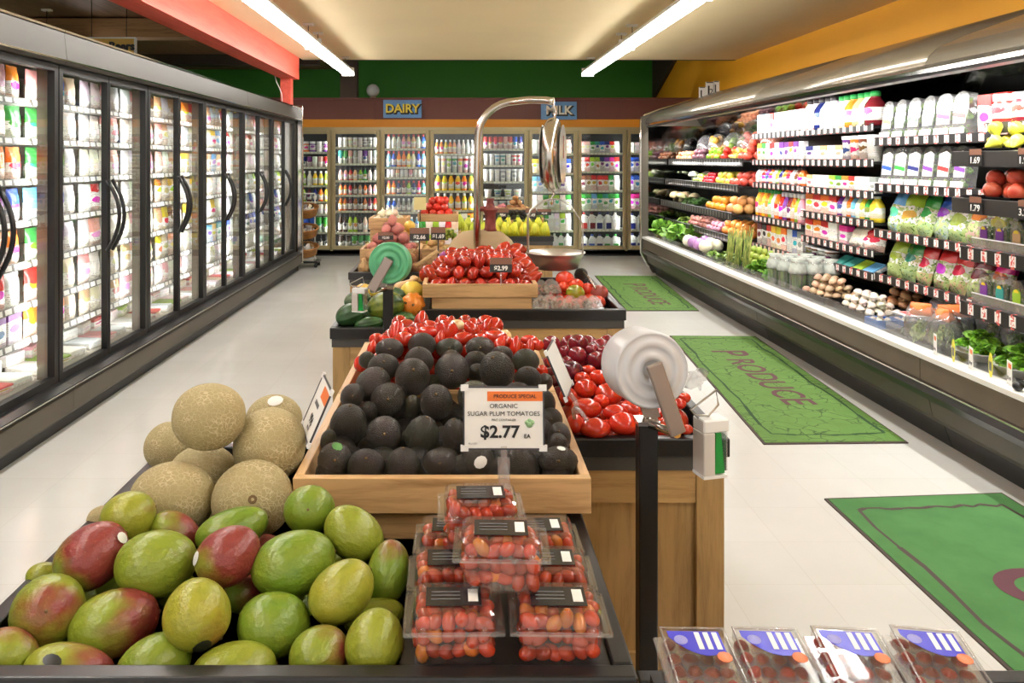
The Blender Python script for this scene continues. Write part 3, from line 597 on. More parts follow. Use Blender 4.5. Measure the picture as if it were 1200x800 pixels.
sE=[(1.64,2.6,4.04,2.66,.035,m_strip2),(1.495,2.6,4.04,2.50,.055,m_blkstrip:=M_('black shelf rail',S(38,36,35),.4)),(1.265,2.6,4.04,2.50,.055,m_blkstrip),(1.02,2.6,4.04,2.54,.05,m_strip2),(.745,2.6,4.04,2.54,.05,m_strip2)]
case_right(6.43,10.2,'farthest',True,sD+sA)
case_right(4.05,6.43,'middle',False,sB+sC)
case_right(1.6,4.05,'nearest',False,sE)

RZ=-PI/2
def shelf_row(z,xf,ya,yb,n,cols,kind,h,w,sec,sh,word=None,dx=.05,cat=None,yaw=.06,tilt=0):
    """a row of goods on a shelf of the open case, from the far end to the near end"""
    nm,wd,pr=kind; wd=word or wd
    row(pr,(xf+dx,yb,z-.007),(xf+dx,ya,z-.007),n,RZ,cols,lambda c,i:'%s %s, %s from the far end, %s shelf of the %s'%(c,wd,o_(i+1),o_(sh),sec),nm,cat or wd,'%ss on the %s shelf of the %s'%(wd,o_(sh),sec),scl=(w,w,h),yaw=yaw,tilt=tilt)
K_bk=('drink_bottle','bottle',P_bot_k); K_bw=('drink_bottle','bottle',P_bot_w); K_bg=('drink_bottle','bottle',P_bot_g); K_car=('drink_carton','carton',P_carton); K_tub=('food_tub','tub',P_tub); K_box=('food_carton','carton',P_box); K_jar=('glass_jar','jar',P_jar)
secA='far packaged section'; secB='middle section'
def bx(h,w): return (w/.10,w/.10,h/.16)
def box_row(z,xf,ya,yb,n,cols,h,w,sec,sh,word='box'):
    row(P_box,(xf+.05,yb,z-.007),(xf+.05,ya,z-.007),n,RZ,cols,lambda c,i:'%s %s, %s from the far end, %s shelf of the %s'%(c,word,o_(i+1),o_(sh),sec),'food_box','box','boxes on the %s shelf of the %s'%(o_(sh),sec),scl=bx(h,w),yaw=.04)
# five shelves by the produce
box_row(1.70,2.75,6.46,7.46,10,['white','sky blue','white','red','white','white','pink','white','white','white'],.19,.09,secA,1)
box_row(1.46,2.75,6.46,7.46,10,['lime','green','white','red','white','purple','purple','red','purple','white'],.165,.09,secA,2)
shelf_row(1.25,2.75,6.46,7.46,13,['white','pink','red','purple','orange','white','lime','navy','orange','red','white','brown','orange'],K_bk,.16,.30,secA,3)
shelf_row(.943,2.75,6.95,7.46,7,['yellow','orange','yellow','orange','lime','white','orange'],K_bg,.27,.30,secA,4)
shelf_row(.943,2.75,6.46,6.93,6,['red','purple','maroon','orange','lime','pink'],K_bw,.25,.28,'far section by the joint',4)
box_row(.685,2.75,6.46,7.46,9,['maroon','black','red','yellow','yellow','orange','white','blue','grey'],.2,.10,secA,5)
# six shelves in the middle
shelf_row(1.70,2.75,5.9,6.4,5,['white','white','navy','white','white'],K_bk,.25,.44,secB+' far half',1)
shelf_row(1.70,2.75,5.32,5.88,6,['white','cream','orange','tan','cream','maroon'],K_bg,.235,.44,secB+' near half',1)
box_row(1.46,2.75,5.80,6.40,5,['navy','white','tan','white','tan'],.12,.11,secB+' far half',2)
shelf_row(1.46,2.75,5.32,5.78,4,['purple','orange','brown','white'],K_tub,.18,.13,secB+' near half',2)
box_row(1.245,2.75,5.32,6.40,11,['tan','white','white','white','lime','green','orange','red','white','white','grey'],.11,.095,secB,3)
box_row(1.05,2.75,5.86,6.40,4,['orange','red','orange','red'],.155,.13,secB+' far half',4)
shelf_row(1.05,2.75,5.32,5.84,8,['purple','white','orange','sky blue','white','yellow','green','yellow'],K_bw,.19,.30,secB+' near half',4)
box_row(.855,2.75,5.86,6.40,4,['red','orange','red','white'],.15,.13,secB+' far half',5)
box_row(.855,2.75,5.70,5.85,1,['magenta'],.14,.12,'middle section',5)
row(P_bag,(2.79,5.66,.84),(2.79,5.33,.84),4,RZ,['cream','white','red','red'],lambda c,i:'%s crinkled bag, %s from the far end, fifth shelf beside the salad bags'%(c,o_(i+1)),'food_bag','bag','crinkled bags on the fifth shelf',scl=(1.1,1.6,.85),tilt=-.3,yaw=.4)
shelf_row(.70,2.75,5.95,6.40,4,['tan','brown','grey','brown'],K_tub,.09,.13,secB+' far half',6)
row(P_flat,(2.82,5.9,.70),(2.82,5.33,.70),4,RZ,['teal','teal','lime','sky blue'],lambda c,i:'%s shallow packaged tub, %s from the far end of four on the sixth shelf'%(c,o_(i+1)),'food_tub','tub','shallow tubs on the sixth shelf',scl=(.75,.6,1),tilt=.5,yaw=.05)
# salads: tall clear clamshells with rounded tops and slanted white labels
def clamtall(col,greens):
    t=thing('salad_clamshell','x','salad pack')
    w,h,d=.066,.25,.06; out=[(-w,0)]+[(w,0)]+[(w,h-.05)]+[(w*math.cos(a),h-.05+.05*math.sin(a)) for a in [PI*q/8 for q in range(1,8)]]+[(-w,h-.05)]
    MB().prism(out,-d/2,d/2).build('shell',m_clear2,t)
    b=MB(); r=random.Random(3)
    for q in range(34):
        x=r.uniform(-w*.7,w*.7); z=r.uniform(.02,h-.04); b.ball((x,r.uniform(-.015,.015),z),(r.uniform(.008,.016),.008,r.uniform(.006,.016)),6,4)
    g=b.build('salad_leaves',m_leaf,t); g.color=greens
    MB().add([(-w*.8,-d/2-.002,.07),(w*.8,-d/2-.002,.07),(w*.8,-d/2-.002,h-.05),(w*.2,-d/2-.002,h-.03),(-w*.8,-d/2-.002,h-.05),(-w*.8,-d/2-.0005,.07),(w*.8,-d/2-.0005,.07),(w*.8,-d/2-.0005,h-.05),(w*.2,-d/2-.0005,h-.03),(-w*.8,-d/2-.0005,h-.05)],[(0,1,2,3,4),(9,8,7,6,5),(0,5,6,1),(1,6,7,2),(2,7,8,3),(3,8,9,4),(4,9,5,0)]).build('label_sheet',m_paper,t)
    s=MB().add([(-w*.8,-d/2-.003,.11),(w*.8,-d/2-.003,.095),(w*.8,-d/2-.003,.12),(-w*.8,-d/2-.003,.135)],[(0,1,2,3)]).build('label_stripe',m_oc,t); s.color=col
    MB().box(-w*.9,w*.9,-d/2-.012,-d/2-.004,-.02,.045).build('tag_holder',m_whp,t)
    return t
proto=clamtall(pc('magenta'),S(120,160,70)); first=True
def place_clams(z,ya,yb,n,cols,sh,xf=2.79):
    global first
    for i in range(n):
        y=yb+(ya-yb)*(i+.5)/n; M=Matrix.Translation((xf,y,z-.006))@Matrix.Rotation(RZ+R.uniform(-.08,.08),4,'Z')@Matrix.Rotation(-.12,4,'X')
        lab='tall clear salad clamshell with a %s stripe, %s from the far end, %s salad shelf'%(cols[i],o_(i+1),o_(sh))
        if first: o=proto; o.matrix_world=M; first=False; o['label']=lab; o['group']='salad clamshells on the %s salad shelf'%o_(sh)
        else: o=dup(proto,M,lab,'salad clamshells on the %s salad shelf'%o_(sh))
        for c in o.children:
            if c.name.startswith('label_stripe'): c.color=pc(cols[i])
            if c.name.startswith('salad'): c.color=S(*((120,160,70) if i%2 else (150,170,90)))
place_clams(1.60,4.35,5.26,6,['orange','pink','green','magenta','magenta','red'],1)
place_clams(1.30,4.35,5.26,6,['blue','green','navy','purple','red','purple'],2)
row(P_box,(2.83,4.33,1.594),(2.83,4.08,1.594),2,RZ,['red','red'],lambda c,i:'dark salad pack with a red label, %s of two after the tall clamshells'%o_(i+1),'salad_pack','salad pack','red-labelled salad packs',scl=bx(.22,.11))
# bagged salads
P_sal=[bag_mesh('bag',[m_salad],.17,.30,.09,8,s) for s in (11,12,13)]
def sal(z,ya,yb,cols,sh,sc=1):
    row(P_sal,(2.82,yb,z),(2.82,ya,z),len(cols),RZ,cols,lambda c,i:'%s and white salad bag, %s from the far end, %s salad shelf'%(c,o_(i+1),o_(sh)),'salad_bag','salad bag','salad bags on the %s salad shelf'%o_(sh),scl=(sc,sc,.95*sc),tilt=-.28,yaw=.2)
sal(.995,4.1,5.26,['sky blue','lime','green','blue','green','magenta','lime'],3)
sal(.705,4.1,5.26,['lime','green','red','red','red','maroon','magenta'],4,.92)
row(P_sal,(3.0,5.24,.995),(3.0,4.7,.995),3,RZ,['blue','navy','blue'],lambda c,i:'dark blue bag standing behind the front salad bags, %s from the far end'%o_(i+1),'salad_bag','salad bag','blue bags behind the third salad shelf',scl=(1,1,1.05),tilt=-.1)
# nearest section: tubs, fruit trays, herb packs
shelf_row(1.64,2.66,2.7,4.02,9,['red','maroon','red','maroon','red','brown','red','red','maroon'],K_jar,.155,.25,'nearest case',1,'jar of salsa')
shelf_row(1.265,2.84,2.7,4.02,10,['purple','purple','magenta','purple'],K_bw,.19,.3,'nearest case behind the apples',3)
def tray(x,y,z,label,w=.34,d=.24,name='produce_tray'):
    t=thing(name,label,'tray',(x,y,z)); b=MB()
    b.add([(-d/2,-w/2,0),(d/2,-w/2,0),(d/2,w/2,0),(-d/2,w/2,0),(-d/2-.03,-w/2-.03,.03),(d/2+.03,-w/2-.03,.03),(d/2+.03,w/2+.03,.03),(-d/2-.03,w/2+.03,.03)],[(0,1,2,3),(0,1,5,4),(1,2,6,5),(2,3,7,6),(3,0,4,7)]); b.build('tray',m_blk,t); return t

# ---- fruit shapes, unit sized (radius 1, long axis on z)
def sph_profile(f,k=14): return [f(PI*i/k) for i in range(k+1)]
def FM(name,mats,prof,n=16,lobes=0,la=0,extra=None,warp=None):
    b=MB(); b.lathe([(max(r,1e-6) if 0<i<len(prof)-1 else 0.00002,z) for i,(r,z) in enumerate(prof)],n,0,True,None,lobes,la)
    if warp: b.v=[tuple(warp(Vector(p))) for p in b.v]
    if extra: extra(b)
    return b.mesh(name,mats)
ball_p=sph_profile(lambda a:(math.sin(a),-math.cos(a)))
ball_lo=sph_profile(lambda a:(math.sin(a),-math.cos(a)),8)
apple_p=sph_profile(lambda a:(math.sin(a)*(1+.0*a),-math.cos(a)*(.86-.18*abs(math.cos(a))**6)-.0))
def dimp(a): c=math.cos(a); return (math.sin(a)*(1+.04*c), -c*.9+(.16*(abs(c)**10) if c<0 else -.06*abs(c)**10))
tom_p=sph_profile(dimp)
pear_p=[(0,-1),(.35,-.95),(.62,-.78),(.74,-.5),(.72,-.2),(.58,.1),(.4,.38),(.3,.62),(.2,.85),(0,.92)]
sq=lambda b: b.tube([(0,0,.86),(.03,.02,1.02),(.1,.03,1.12)],[.12,.08,.09],6,1)
st=lambda b: b.tube([(0,0,.72),(.02,0,.98)],[.05,.04],5,1)
cal=lambda b: [b.add([(0,0,.80),(.12*math.cos(a-.25),.12*math.sin(a-.25),.83),(.42*math.cos(a),.42*math.sin(a),.86),(.12*math.cos(a+.25),.12*math.sin(a+.25),.83)],[(0,1,2,3)],1) for a in [2*PI*q/5 for q in range(5)]]
Fm={'ball':FM('fruit',[m_skin],ball_lo,12),'apple':FM('fruit',[m_apple,m_stem],tom_p,14,extra=st),'tomato':FM('fruit',[m_tom,m_stemg],tom_p,16,5,.04,cal),
 'roma':FM('fruit',[m_tom,m_stemg],[(r*.8,z*1.12) for r,z in tom_p],14,0,0,cal),'plum':FM('fruit',[m_plum,m_stem],tom_p,14,extra=None),'pear':FM('fruit',[m_skin,m_stem],pear_p,12,extra=lambda b:b.tube([(0,0,.88),(.04,0,1.15)],.04,5,1)),
 'orange':FM('fruit',[m_skin,m_stemg],ball_lo,12),'spud':FM('fruit',[m_spud],[(r*.78,z*1.05) for r,z in ball_lo],10,warp=lambda p:p+Vector((.08*math.sin(3*p.z),.06*math.cos(4*p.x),0))),
 'onion':FM('fruit',[m_skin,m_stem],[(0,-.85),(.6,-.7),(.95,-.25),(1,.05),(.8,.45),(.4,.72),(.12,.95),(.05,1.25),(0,1.3)],12),
 'garlic':FM('fruit',[m_skin,m_stem],[(0,-.8),(.7,-.7),(1,-.25),(.85,.2),(.4,.55),(.15,.8),(.12,1.2),(0,1.25)],12,8,.08),
 'squash':FM('fruit',[m_sq,m_stem],[(r*.85,z*1.0) for r,z in ball_p],32,10,.14,sq),'pumpkin':FM('fruit',[m_skin,m_stem],[(r,z*.75) for r,z in ball_p],32,10,.14,lambda b:b.tube([(0,0,.66),(.05,0,.95)],[.14,.1],6,1)),
 'shroom':FM('fruit',[m_skin],[(0,-.7),(.35,-.7),(.38,-.1),(.95,-.15),(1,.1),(.75,.55),(.35,.75),(0,.8)],10),
 'avo':FM('fruit',[m_avo,m_stem],[(math.sin(a)*(1+.07*math.cos(a)),-math.cos(a)*1.10) for a in [PI*i/14 for i in range(15)]],18,extra=lambda b:b.ball((0,0,1.10),(.09,.09,.05),8,4,1)),
 'butternut':FM('fruit',[m_skin,m_stem],[(0,-1),(.4,-.93),(.6,-.65),(.58,-.35),(.4,-.05),(.33,.3),(.34,.7),(.2,.9),(0,.93)],14,extra=lambda b:b.tube([(0,0,.9),(.04,0,1.1)],.07,6,1)),
 'zuke':FM('fruit',[m_skin,m_stemg],[(0,-1),(.14,-.95),(.2,-.7),(.2,.5),(.15,.85),(.07,1.0),(0,1.02)],10)}
def leaf_clump(seed,n=26,r=1,col2=False,curl=.5,up=.4):
    rr=random.Random(seed); b=MB()
    for q in range(n):
        a=rr.uniform(0,2*PI); el=rr.uniform(-.2,1.4); L=rr.uniform(.6,1.05)*r; wd=rr.uniform(.22,.42)*r
        d=Vector((math.cos(a)*math.cos(el),math.sin(a)*math.cos(el),math.sin(el)*.9)); sd=d.cross(Vector((rr.uniform(-1,1),rr.uniform(-1,1),rr.uniform(-1,1)))).normalized(); nn=d.cross(sd).normalized()
        vs=[];fs=[]; m=5
        for i in range(m+1):
            u=i/m; w=wd*math.sin(PI*min(1,.12+u*.88))**.7
            for k,s in enumerate((-1,-.35,.35,1)):
                ruf=rr.uniform(-.09,.09)*r*(abs(s)==1)
                vs.append(d*(L*(.25+.75*u))+sd*(s*w)+nn*(ruf+.12*r*abs(s)-.25*r*u*u*curl)+Vector((0,0,-.15*r*u*u)))
        for i in range(m):
            for k in range(3): fs.append((i*4+k,i*4+k+1,(i+1)*4+k+1,(i+1)*4+k))
        b.add(vs,fs,0,True)
    return b.mesh('leafy bunch',[m_leaf])
L_=[leaf_clump(s) for s in (1,2,3)]
L_small=[leaf_clump(s,14) for s in (5,6)]
def stalks(seed,n=14,h=1.0,sp=.12,mat=None):
    rr=random.Random(seed); b=MB()
    for q in range(n):
        x,y=rr.uniform(-sp,sp),rr.uniform(-sp,sp); b.tube([(x,y,0),(x*1.2,y*1.2,h*.5),(x*1.8+rr.uniform(-.05,.05),y*1.8,h*rr.uniform(.8,1.05))],[.03,.028,.012],5)
    return b.mesh('stalk bunch',[m_leaf])
ST=stalks(1)
def put(me,name,p,r,col,label,cat,group=None,rot=None,sc=None):
    o=bpy.data.objects.new(name,me); C.objects.link(o); o.location=p; o.scale=sc if sc else (r,r,r)
    o.rotation_euler=rot if rot else (R.uniform(0,6.28),R.uniform(0,6.28),R.uniform(0,6.28)); o.color=S(*col) if not isinstance(col,str) else pc(col)
    return tag(o,label,cat,group)
def vary(c,a=.12): k=1+R.uniform(-a,a); return tuple(max(0,min(255,q*k*(1+R.uniform(-.04,.04)))) for q in c)
def heap(kind,name,cat,x0,x1,y0,y1,z0,r,col,label,group,layers=2,crown=0,sq_=(1,1,1),slope=0,cols=None,rot='any'):
    """fruit laid in staggered layers over a rectangle"""
    n=0; z=z0+r*.92
    for L in range(layers):
        ins=L*r*1.0; yy=y0+r+ins; k=0
        while yy<=y1-r*.8-ins*.3:
            xx=x0+r+ins+(r if k%2 else 0)
            while xx<=x1-r*.8-ins:
                c=vary(cols[R.randrange(len(cols))] if cols else col)
                zz=z+slope*(yy-y0)+R.uniform(-.1,.1)*r
                rt={'any':None,'up':(R.uniform(-.5,.5),R.uniform(-.5,.5),R.uniform(0,6.28)),'flat':(PI/2+R.uniform(-.2,.2),R.uniform(-.3,.3),R.uniform(0,6.28))}[rot]
                put(Fm[kind],name,(xx+R.uniform(-.12,.12)*r,yy+R.uniform(-.12,.12)*r,zz),r,c,label,cat,group,rot=rt,sc=(r*sq_[0]*R.uniform(.92,1.05),r*sq_[1],r*sq_[2])); n+=1
                xx+=r*2.02
            yy+=r*1.78; k+=1
        z+=r*1.45
    return n

# nearest-case fruit trays
for (a,b_,z,tier,items) in ((3.06,3.98,1.495,'upper',[('pear',(206,206,70),.042,3.62,3.98),('orange',(238,150,50),.042,3.05,3.55)]),(3.06,3.98,1.265,'lower',[('apple',(214,96,70),.042,3.62,3.98),('apple',(150,186,60),.042,3.05,3.55)])):
    for kd,c,r,ya,yb in items:
        nmn={'pear':'pear','orange':'orange','apple':'apple'}[kd]
        cw={'pear':'yellow green','orange':'orange','apple':'red blushed' if c[0]>200 else 'green'}[kd]
        tray(2.635,(ya+yb)/2,z-.006,'black tray of %s %ss on the %s fruit shelf of the nearest case'%(cw,nmn,tier),w=yb-ya-.06,d=.22)
        heap(kd,nmn,nmn,2.51,2.76,ya,yb,z+.012,r,c,'%s %s piled in the black tray on the %s fruit shelf'%(cw,nmn,tier),'%s %ss on the %s fruit shelf'%(cw,nmn,tier),2,slope=0)
def rail_text(s,y,z,x,where,sz=.045): 
    t=thing('price_card','black price card reading %s on the %s'%(s,where),'price card',(x,y,z)); MB().box(-.004,0,-.05,.05,-.025,.025).build('card',m_blkcard,t); MB().box(-.006,-.002,-.045,.04,.027,.055).build('header',m_brcard,t)
    text(s,sz,m_paper,t,frame((-.006,0,0),(0,-1,0),(0,0,1))); return t
rail_text('1.69',3.84,1.46,2.483,'upper rail under the pears'); rail_text('1.99',3.50,1.46,2.483,'upper rail under the oranges'); rail_text('1.79',3.84,1.23,2.483,'lower rail under the red apples'); rail_text('3.29',3.50,1.23,2.483,'lower rail under the green apples')
# herb and sprout packs with arched purple and yellow labels, behind a low clear fence
def herbpack():
    t=thing('herb_pack','x','herb pack'); w=.05
    b=MB().prism([(-w,0),(w,0),(w*.9,.13),(w*.5,.16),(-w*.5,.16),(-w*.9,.13)],-.03,.03); b.build('shell',m_clear2,t)
    b=MB(); r=random.Random(5)
    for q in range(40): x,z=r.uniform(-w*.8,w*.8),r.uniform(.01,.09); b.tube([(x,r.uniform(-.02,.02),z*.3),(x+r.uniform(-.01,.01),r.uniform(-.02,.02),z+.03)],.003,4)
    for q in range(24): b.ball((r.uniform(-w*.8,w*.8),r.uniform(-.02,.02),r.uniform(.03,.12)),(.008,.006,.005),5,3)
    g=b.build('herb_sprigs',m_leaf,t); g.color=S(120,150,60)
    arch=[(-.026,.055),(.026,.055),(.026,.10)]+[(.026*math.cos(a),.10+.022*math.sin(a)) for a in [PI*q/6 for q in range(1,6)]]+[(-.026,.10)]
    l=MB().prism(arch,-.034,-.031).build('arched_label',m_oc,t); l.color=pc('purple')
    MB().prism([(x*.6,.105+(z-.10)*.7) for x,z in arch[2:]],-.036,-.034).build('label_sun',m_lyel,t); return t
hp=herbpack(); f2=True
for z,ya,yb,n,cl in ((1.02,2.95,4.0,9,['purple','purple','tan','sky blue','red','lime','purple','blue','red']),(.745,2.95,4.0,9,['purple','teal','lime','lime','purple','lime','teal','purple','lime'])):
    for i in range(n):
        y=yb+(ya-yb)*(i+.5)/n; M=Matrix.Translation((2.62,y,z-.006))@Matrix.Rotation(RZ,4,'Z'); tier='upper' if z>.9 else 'lower'
        lab='herb pack with a %s arched label, %s from the far end, %s herb row'%(cl[i],o_(i+1),tier)
        if f2: o=hp; o.matrix_world=M; o['label']=lab; o['group']='herb packs in the %s row'%tier; f2=False
        else: o=dup(hp,M,lab,'herb packs in the %s row'%tier)
        for c in o.children:
            if c.name.startswith('arched'): c.color=pc(cl[i])
    for k in range(2):
        t=thing('fence_divider','low clear fence in front of the %s herb row, %s half'%(tier,['far','near'][k]),'divider',(2.555,3.48-.52*k,z-.006)); MB().box(-.003,.003,0,.5,0,.06).build('panel',m_clear2,t); MB().box(-.004,.004,0,.5,.06,.065).build('edge',m_whp,t)

# far produce section: shelf by shelf, from the far end (10.1) to the near end (7.5)
def ph(kind,name,cw,ya,yb,z,r,col,sh,layers=2,x0=None,x1=3.1,**k):
    xs={1:2.66,2:2.62,3:2.56,4:2.62}[sh]; w='%s %s heaped on the %s produce shelf of the farthest case'%(cw,name.replace('_',' '),o_(sh))
    heap(kind,name,name.split('_')[-1],x0 or xs+.03,min(x1,(x0 or xs)+.34),ya,yb,z-.008,r,col,w,'%s %ss on the %s produce shelf'%(cw,name.replace('_',' '),o_(sh)),layers,slope=0,**k)
ph('roma','carrot','pale orange',9.45,10.1,1.47,.034,(236,170,130),1,2); ph('onion','beetroot','dark purple',8.95,9.4,1.47,.04,(120,80,90),1,2)
ph('apple','green_pepper','lime green',8.4,8.9,1.47,.042,(130,180,50),1,2); ph('apple','red_pepper','bright red',8.2,8.38,1.47,.042,(214,50,40),1,2)
ph('pear','lemon','pale yellow',7.85,8.15,1.47,.038,(240,214,110),1,2); ph('apple','apple','rosy',7.53,7.82,1.47,.045,(220,90,70),1,3)
ph('zuke','zucchini','grey green',9.5,10.1,1.22,.1,(120,130,104),2,2,rot='flat',sq_=(.9,.9,1)); ph('shroom','cauliflower','white',9.2,9.45,1.22,.07,(236,232,210),2,1,rot='up')
ph('ball','brussels_sprout','light green',8.85,9.15,1.22,.03,(170,196,100),2,2); ph('ball','radish','bright red',8.45,8.82,1.22,.025,(210,36,52),2,3)
ph('apple','green_apple','yellow green',7.95,8.42,1.22,.04,(200,204,80),2,2); ph('apple','pink_apple','pink red',7.53,7.92,1.22,.042,(222,96,84),2,2)
ph('shroom','cauliflower','cream',9.55,10.1,.955,.075,(226,206,160),3,1,rot='up'); 
ph('orange','orange','orange',7.95,8.5,.955,.042,(242,160,54),3,2); ph('orange','grapefruit','peach',7.53,7.92,.955,.05,(246,180,110),3,2)
ph('spud','red_potato','pink',8.7,9.4,.72,.032,(214,150,140),4,2); ph('onion','shallot','pale pink',8.25,8.66,.72,.03,(220,160,180),4,2); ph('orange','tangerine','orange',7.55,8.2,.72,.045,(238,150,70),4,2)
def leafs(pts,name,cat,labf,group,r,col,ms=L_,zf=.62):
    for i,(x,y,z) in enumerate(pts): put(ms[i%len(ms)],name,(x,y,z+r*.12),r,vary(col,.12),labf(i),cat,group,rot=(R.uniform(-.3,.3),R.uniform(-.3,.3),R.uniform(0,6.28)),sc=(r,r,r*zf))
leafs([(2.72+.16*(i%2),9.5-.14*i,.955) for i in range(6)],'broccoli_bunch','broccoli',lambda i:'dull green broccoli, %s from the far end of the third produce shelf'%o_(i+1),'broccoli bunches',.12,(96,126,72))
leafs([(2.72,8.62,.955),(2.85,8.56,.955)],'radicchio_head','radicchio',lambda i:['purple radicchio at the front beside the oranges','purple radicchio tucked behind the front one'][i],'radicchio heads',.1,(150,70,130))
leafs([(2.85,9.98-.13*i,1.47+.0) for i in range(3)],'carrot_greens','greens',lambda i:'leafy tops on the first produce shelf, %s from the mirror end'%o_(i+1),'leafy tops on the first produce shelf',.09,(120,140,60))
# mesh sacks and peppers hanging at the top
for i,(x,y,z,c,w) in enumerate(((3.0,9.9,1.68,(60,52,64),'dark purple'),(2.98,9.45,1.72,(226,170,70),'golden'),(2.98,8.9,1.72,(120,150,60),'green'),(2.95,8.45,1.66,(190,110,100),'reddish'),(2.92,8.1,1.66,(200,110,90),'rusty red'),(2.90,7.78,1.66,(216,120,84),'orange red'))):
    t=thing('mesh_sack','%s net sack behind the first produce shelf, %s from the far end'%(w,o_(i+1)),'sack',(x,y,z-.10)); b=MB(); rr=random.Random(i)
    for q in range(16): b.ball((rr.uniform(-.07,.07),rr.uniform(-.09,.09),.05+rr.uniform(0,.2)),rr.uniform(.035,.05),10,6)
    o=b.build('produce',m_tom,t); o.color=S(*c); MB().lathe([(.09,0),(.125,.05),(.13,.14),(.11,.23),(.05,.29),(.01,.3)],14).build('net',m_clear2,t)
    t.location.z=1.47+.005; t.location.x=3.06
# produce in the lower well
Wl=.50
def well(px,py,z=Wl): Y=(H-z)*F/(py-VY); return (max(2.5,(px-VX)/F*Y),Y,z)
greens=[(772,262),(778,285),(768,248),(792,255),(786,275),(800,262)]
rom=[(2.52+.22*(i%2)+.04*(i%3),10.0-.13*i,Wl+.07) for i in range(9)]
leafs(rom,'leafy_greens','greens',lambda i:'dark leafy green bunch in the well, %s from the mirror end'%o_(i+1),'leafy greens in the well',.20,(128,176,60),zf=1.0)
leafs([(2.80+.12*(i%2),9.9-.2*i,Wl+.17) for i in range(6)],'lettuce','lettuce',lambda i:'pale green lettuce behind the leafy greens, %s from the mirror end'%o_(i+1),'pale lettuces in the well',.15,(168,196,84),zf=.8)
for i in range(7): put(Fm['ball'],'cabbage',(2.50+.15*(i%2),8.74-.10*i,Wl+.08),.068,vary([(232,232,206),(176,130,176)][i in (1,2,4)]),'round %s cabbage in the well, %s from the leafy greens'%(['white','purple'][i in (1,2,4)],o_(i+1)),'cabbage','cabbages in the well')
leafs([(2.52+.13*(i%3),7.95-.13*(i//1)*.55,Wl) for i in range(10)],'fennel_bunch','herbs',lambda i:'feathery green bunch in the well, %s past the cabbages'%o_(i+1),'feathery bunches in the well',.12,(150,170,90),L_small)
for i in range(3): put(ST,'lemongrass_bunch',(2.47+.04*i,7.34-.10*i,Wl-.02),.0,(206,210,120),'tall pale lemongrass standing in the well, %s of three bunches'%o_(i+1),'lemongrass','lemongrass bunches',rot=(0,.10,0),sc=(.20,.20,.40))
heap('ball','lime','lime',2.62,3.0,6.9,7.5,Wl,.036,(170,190,80),'green lime heaped in the well behind the lemongrass','limes in the well',3)
leafs([(2.62+.14*(i%2),6.95-.1*i,Wl) for i in range(5)],'lettuce','lettuce',lambda i:'bright green frilly lettuce beside the bagged celery, %s along'%o_(i+1),'frilly lettuces in the well',.15,(110,170,40),zf=.8)
leafs([(2.85+.12*(i%2),6.6-.12*i,Wl+.05) for i in range(5)],'herb_bunch','herbs',lambda i:'green herb bunch behind the bagged celery, %s along'%o_(i+1),'herb bunches behind the celery',.12,(120,160,60))
m_cel=M_('white printed film',S(186,192,184),.4,var=.25,vs=40,bmp=.4,bs=60)
def celery():
    t=thing('celery_bag','x','celery'); b=MB(); rr=random.Random(8)
    for q in range(10): x,y=rr.uniform(-.035,.035),rr.uniform(-.025,.025); b.tube([(x,y,.01),(x*1.2,y*1.2,.12),(x*1.4,y*1.4,.17)],[.012,.011,.006],6)
    o=b.build('celery_stalks',m_leaf,t); o.color=S(120,160,60)
    MB().lathe([(.05,0),(.058,.04),(.06,.16),(.05,.21),(.035,.24)],12).build('bag',m_clear2,t); MB().lathe([(.0605,.14),(.063,.16),(.050,.205),(.036,.225),(.048,.25)],20,lobes=7,la=.12).build('white_band',m_cel,t); return t
ce=celery(); 
for i in range(9):
    x=2.47+.115*(i%3)+.02*(i//3); y=6.25-.16*(i//3)-.02*(i%3)
    M=Matrix.Translation((x,y,Wl-.02)); lab='bagged celery heart with a white top, %s of nine beside the frilly lettuce'%o_(i+1)
    if i==0: ce.matrix_world=M; ce['label']=lab; ce['group']='bagged celery hearts'
    else: dup(ce,M,lab,'bagged celery hearts')
# mushrooms in trays
def mtray(x,y,label,w,d=.3,mat=None): 
    t=thing('mushroom_tray',label,'tray',(x,y,Wl-.028)); MB().box(-d/2,d/2,-w/2,w/2,0,.006).box(-d/2,-d/2+.006,-w/2,w/2,.006,.05).box(d/2-.006,d/2,-w/2,w/2,.006,.05).box(-d/2+.006,d/2-.006,-w/2,-w/2+.006,.006,.05).box(-d/2+.006,d/2-.006,w/2-.006,w/2,.006,.05).build('tray',mat or m_blk,t); return t
mtray(2.62,5.62,'black tray of oyster mushrooms in the well',.42); mtray(2.90,5.2,'black tray of brown mushrooms in the well',.36,.28); mtray(2.60,5.045,'black tray of white mushrooms in the well',.43,.28)
heap('shroom','oyster_mushroom','mushroom',2.48,2.76,5.42,5.82,Wl,.030,(196,164,134),'tan oyster mushroom heaped at the far end of the mushroom trays','oyster mushrooms',3,rot='up')
heap('shroom','brown_mushroom','mushroom',2.78,3.02,5.03,5.37,Wl,.036,(186,138,96),'round brown mushroom heaped behind the white ones','brown mushrooms',3,rot='up')
heap('shroom','white_mushroom','mushroom',2.47,2.70,4.84,5.25,Wl,.028,(236,226,208),'small white mushroom heaped at the front of the well','white mushrooms',3,rot='up')
m_bluep=M_('blue plastic tray',S(60,120,200),.3)
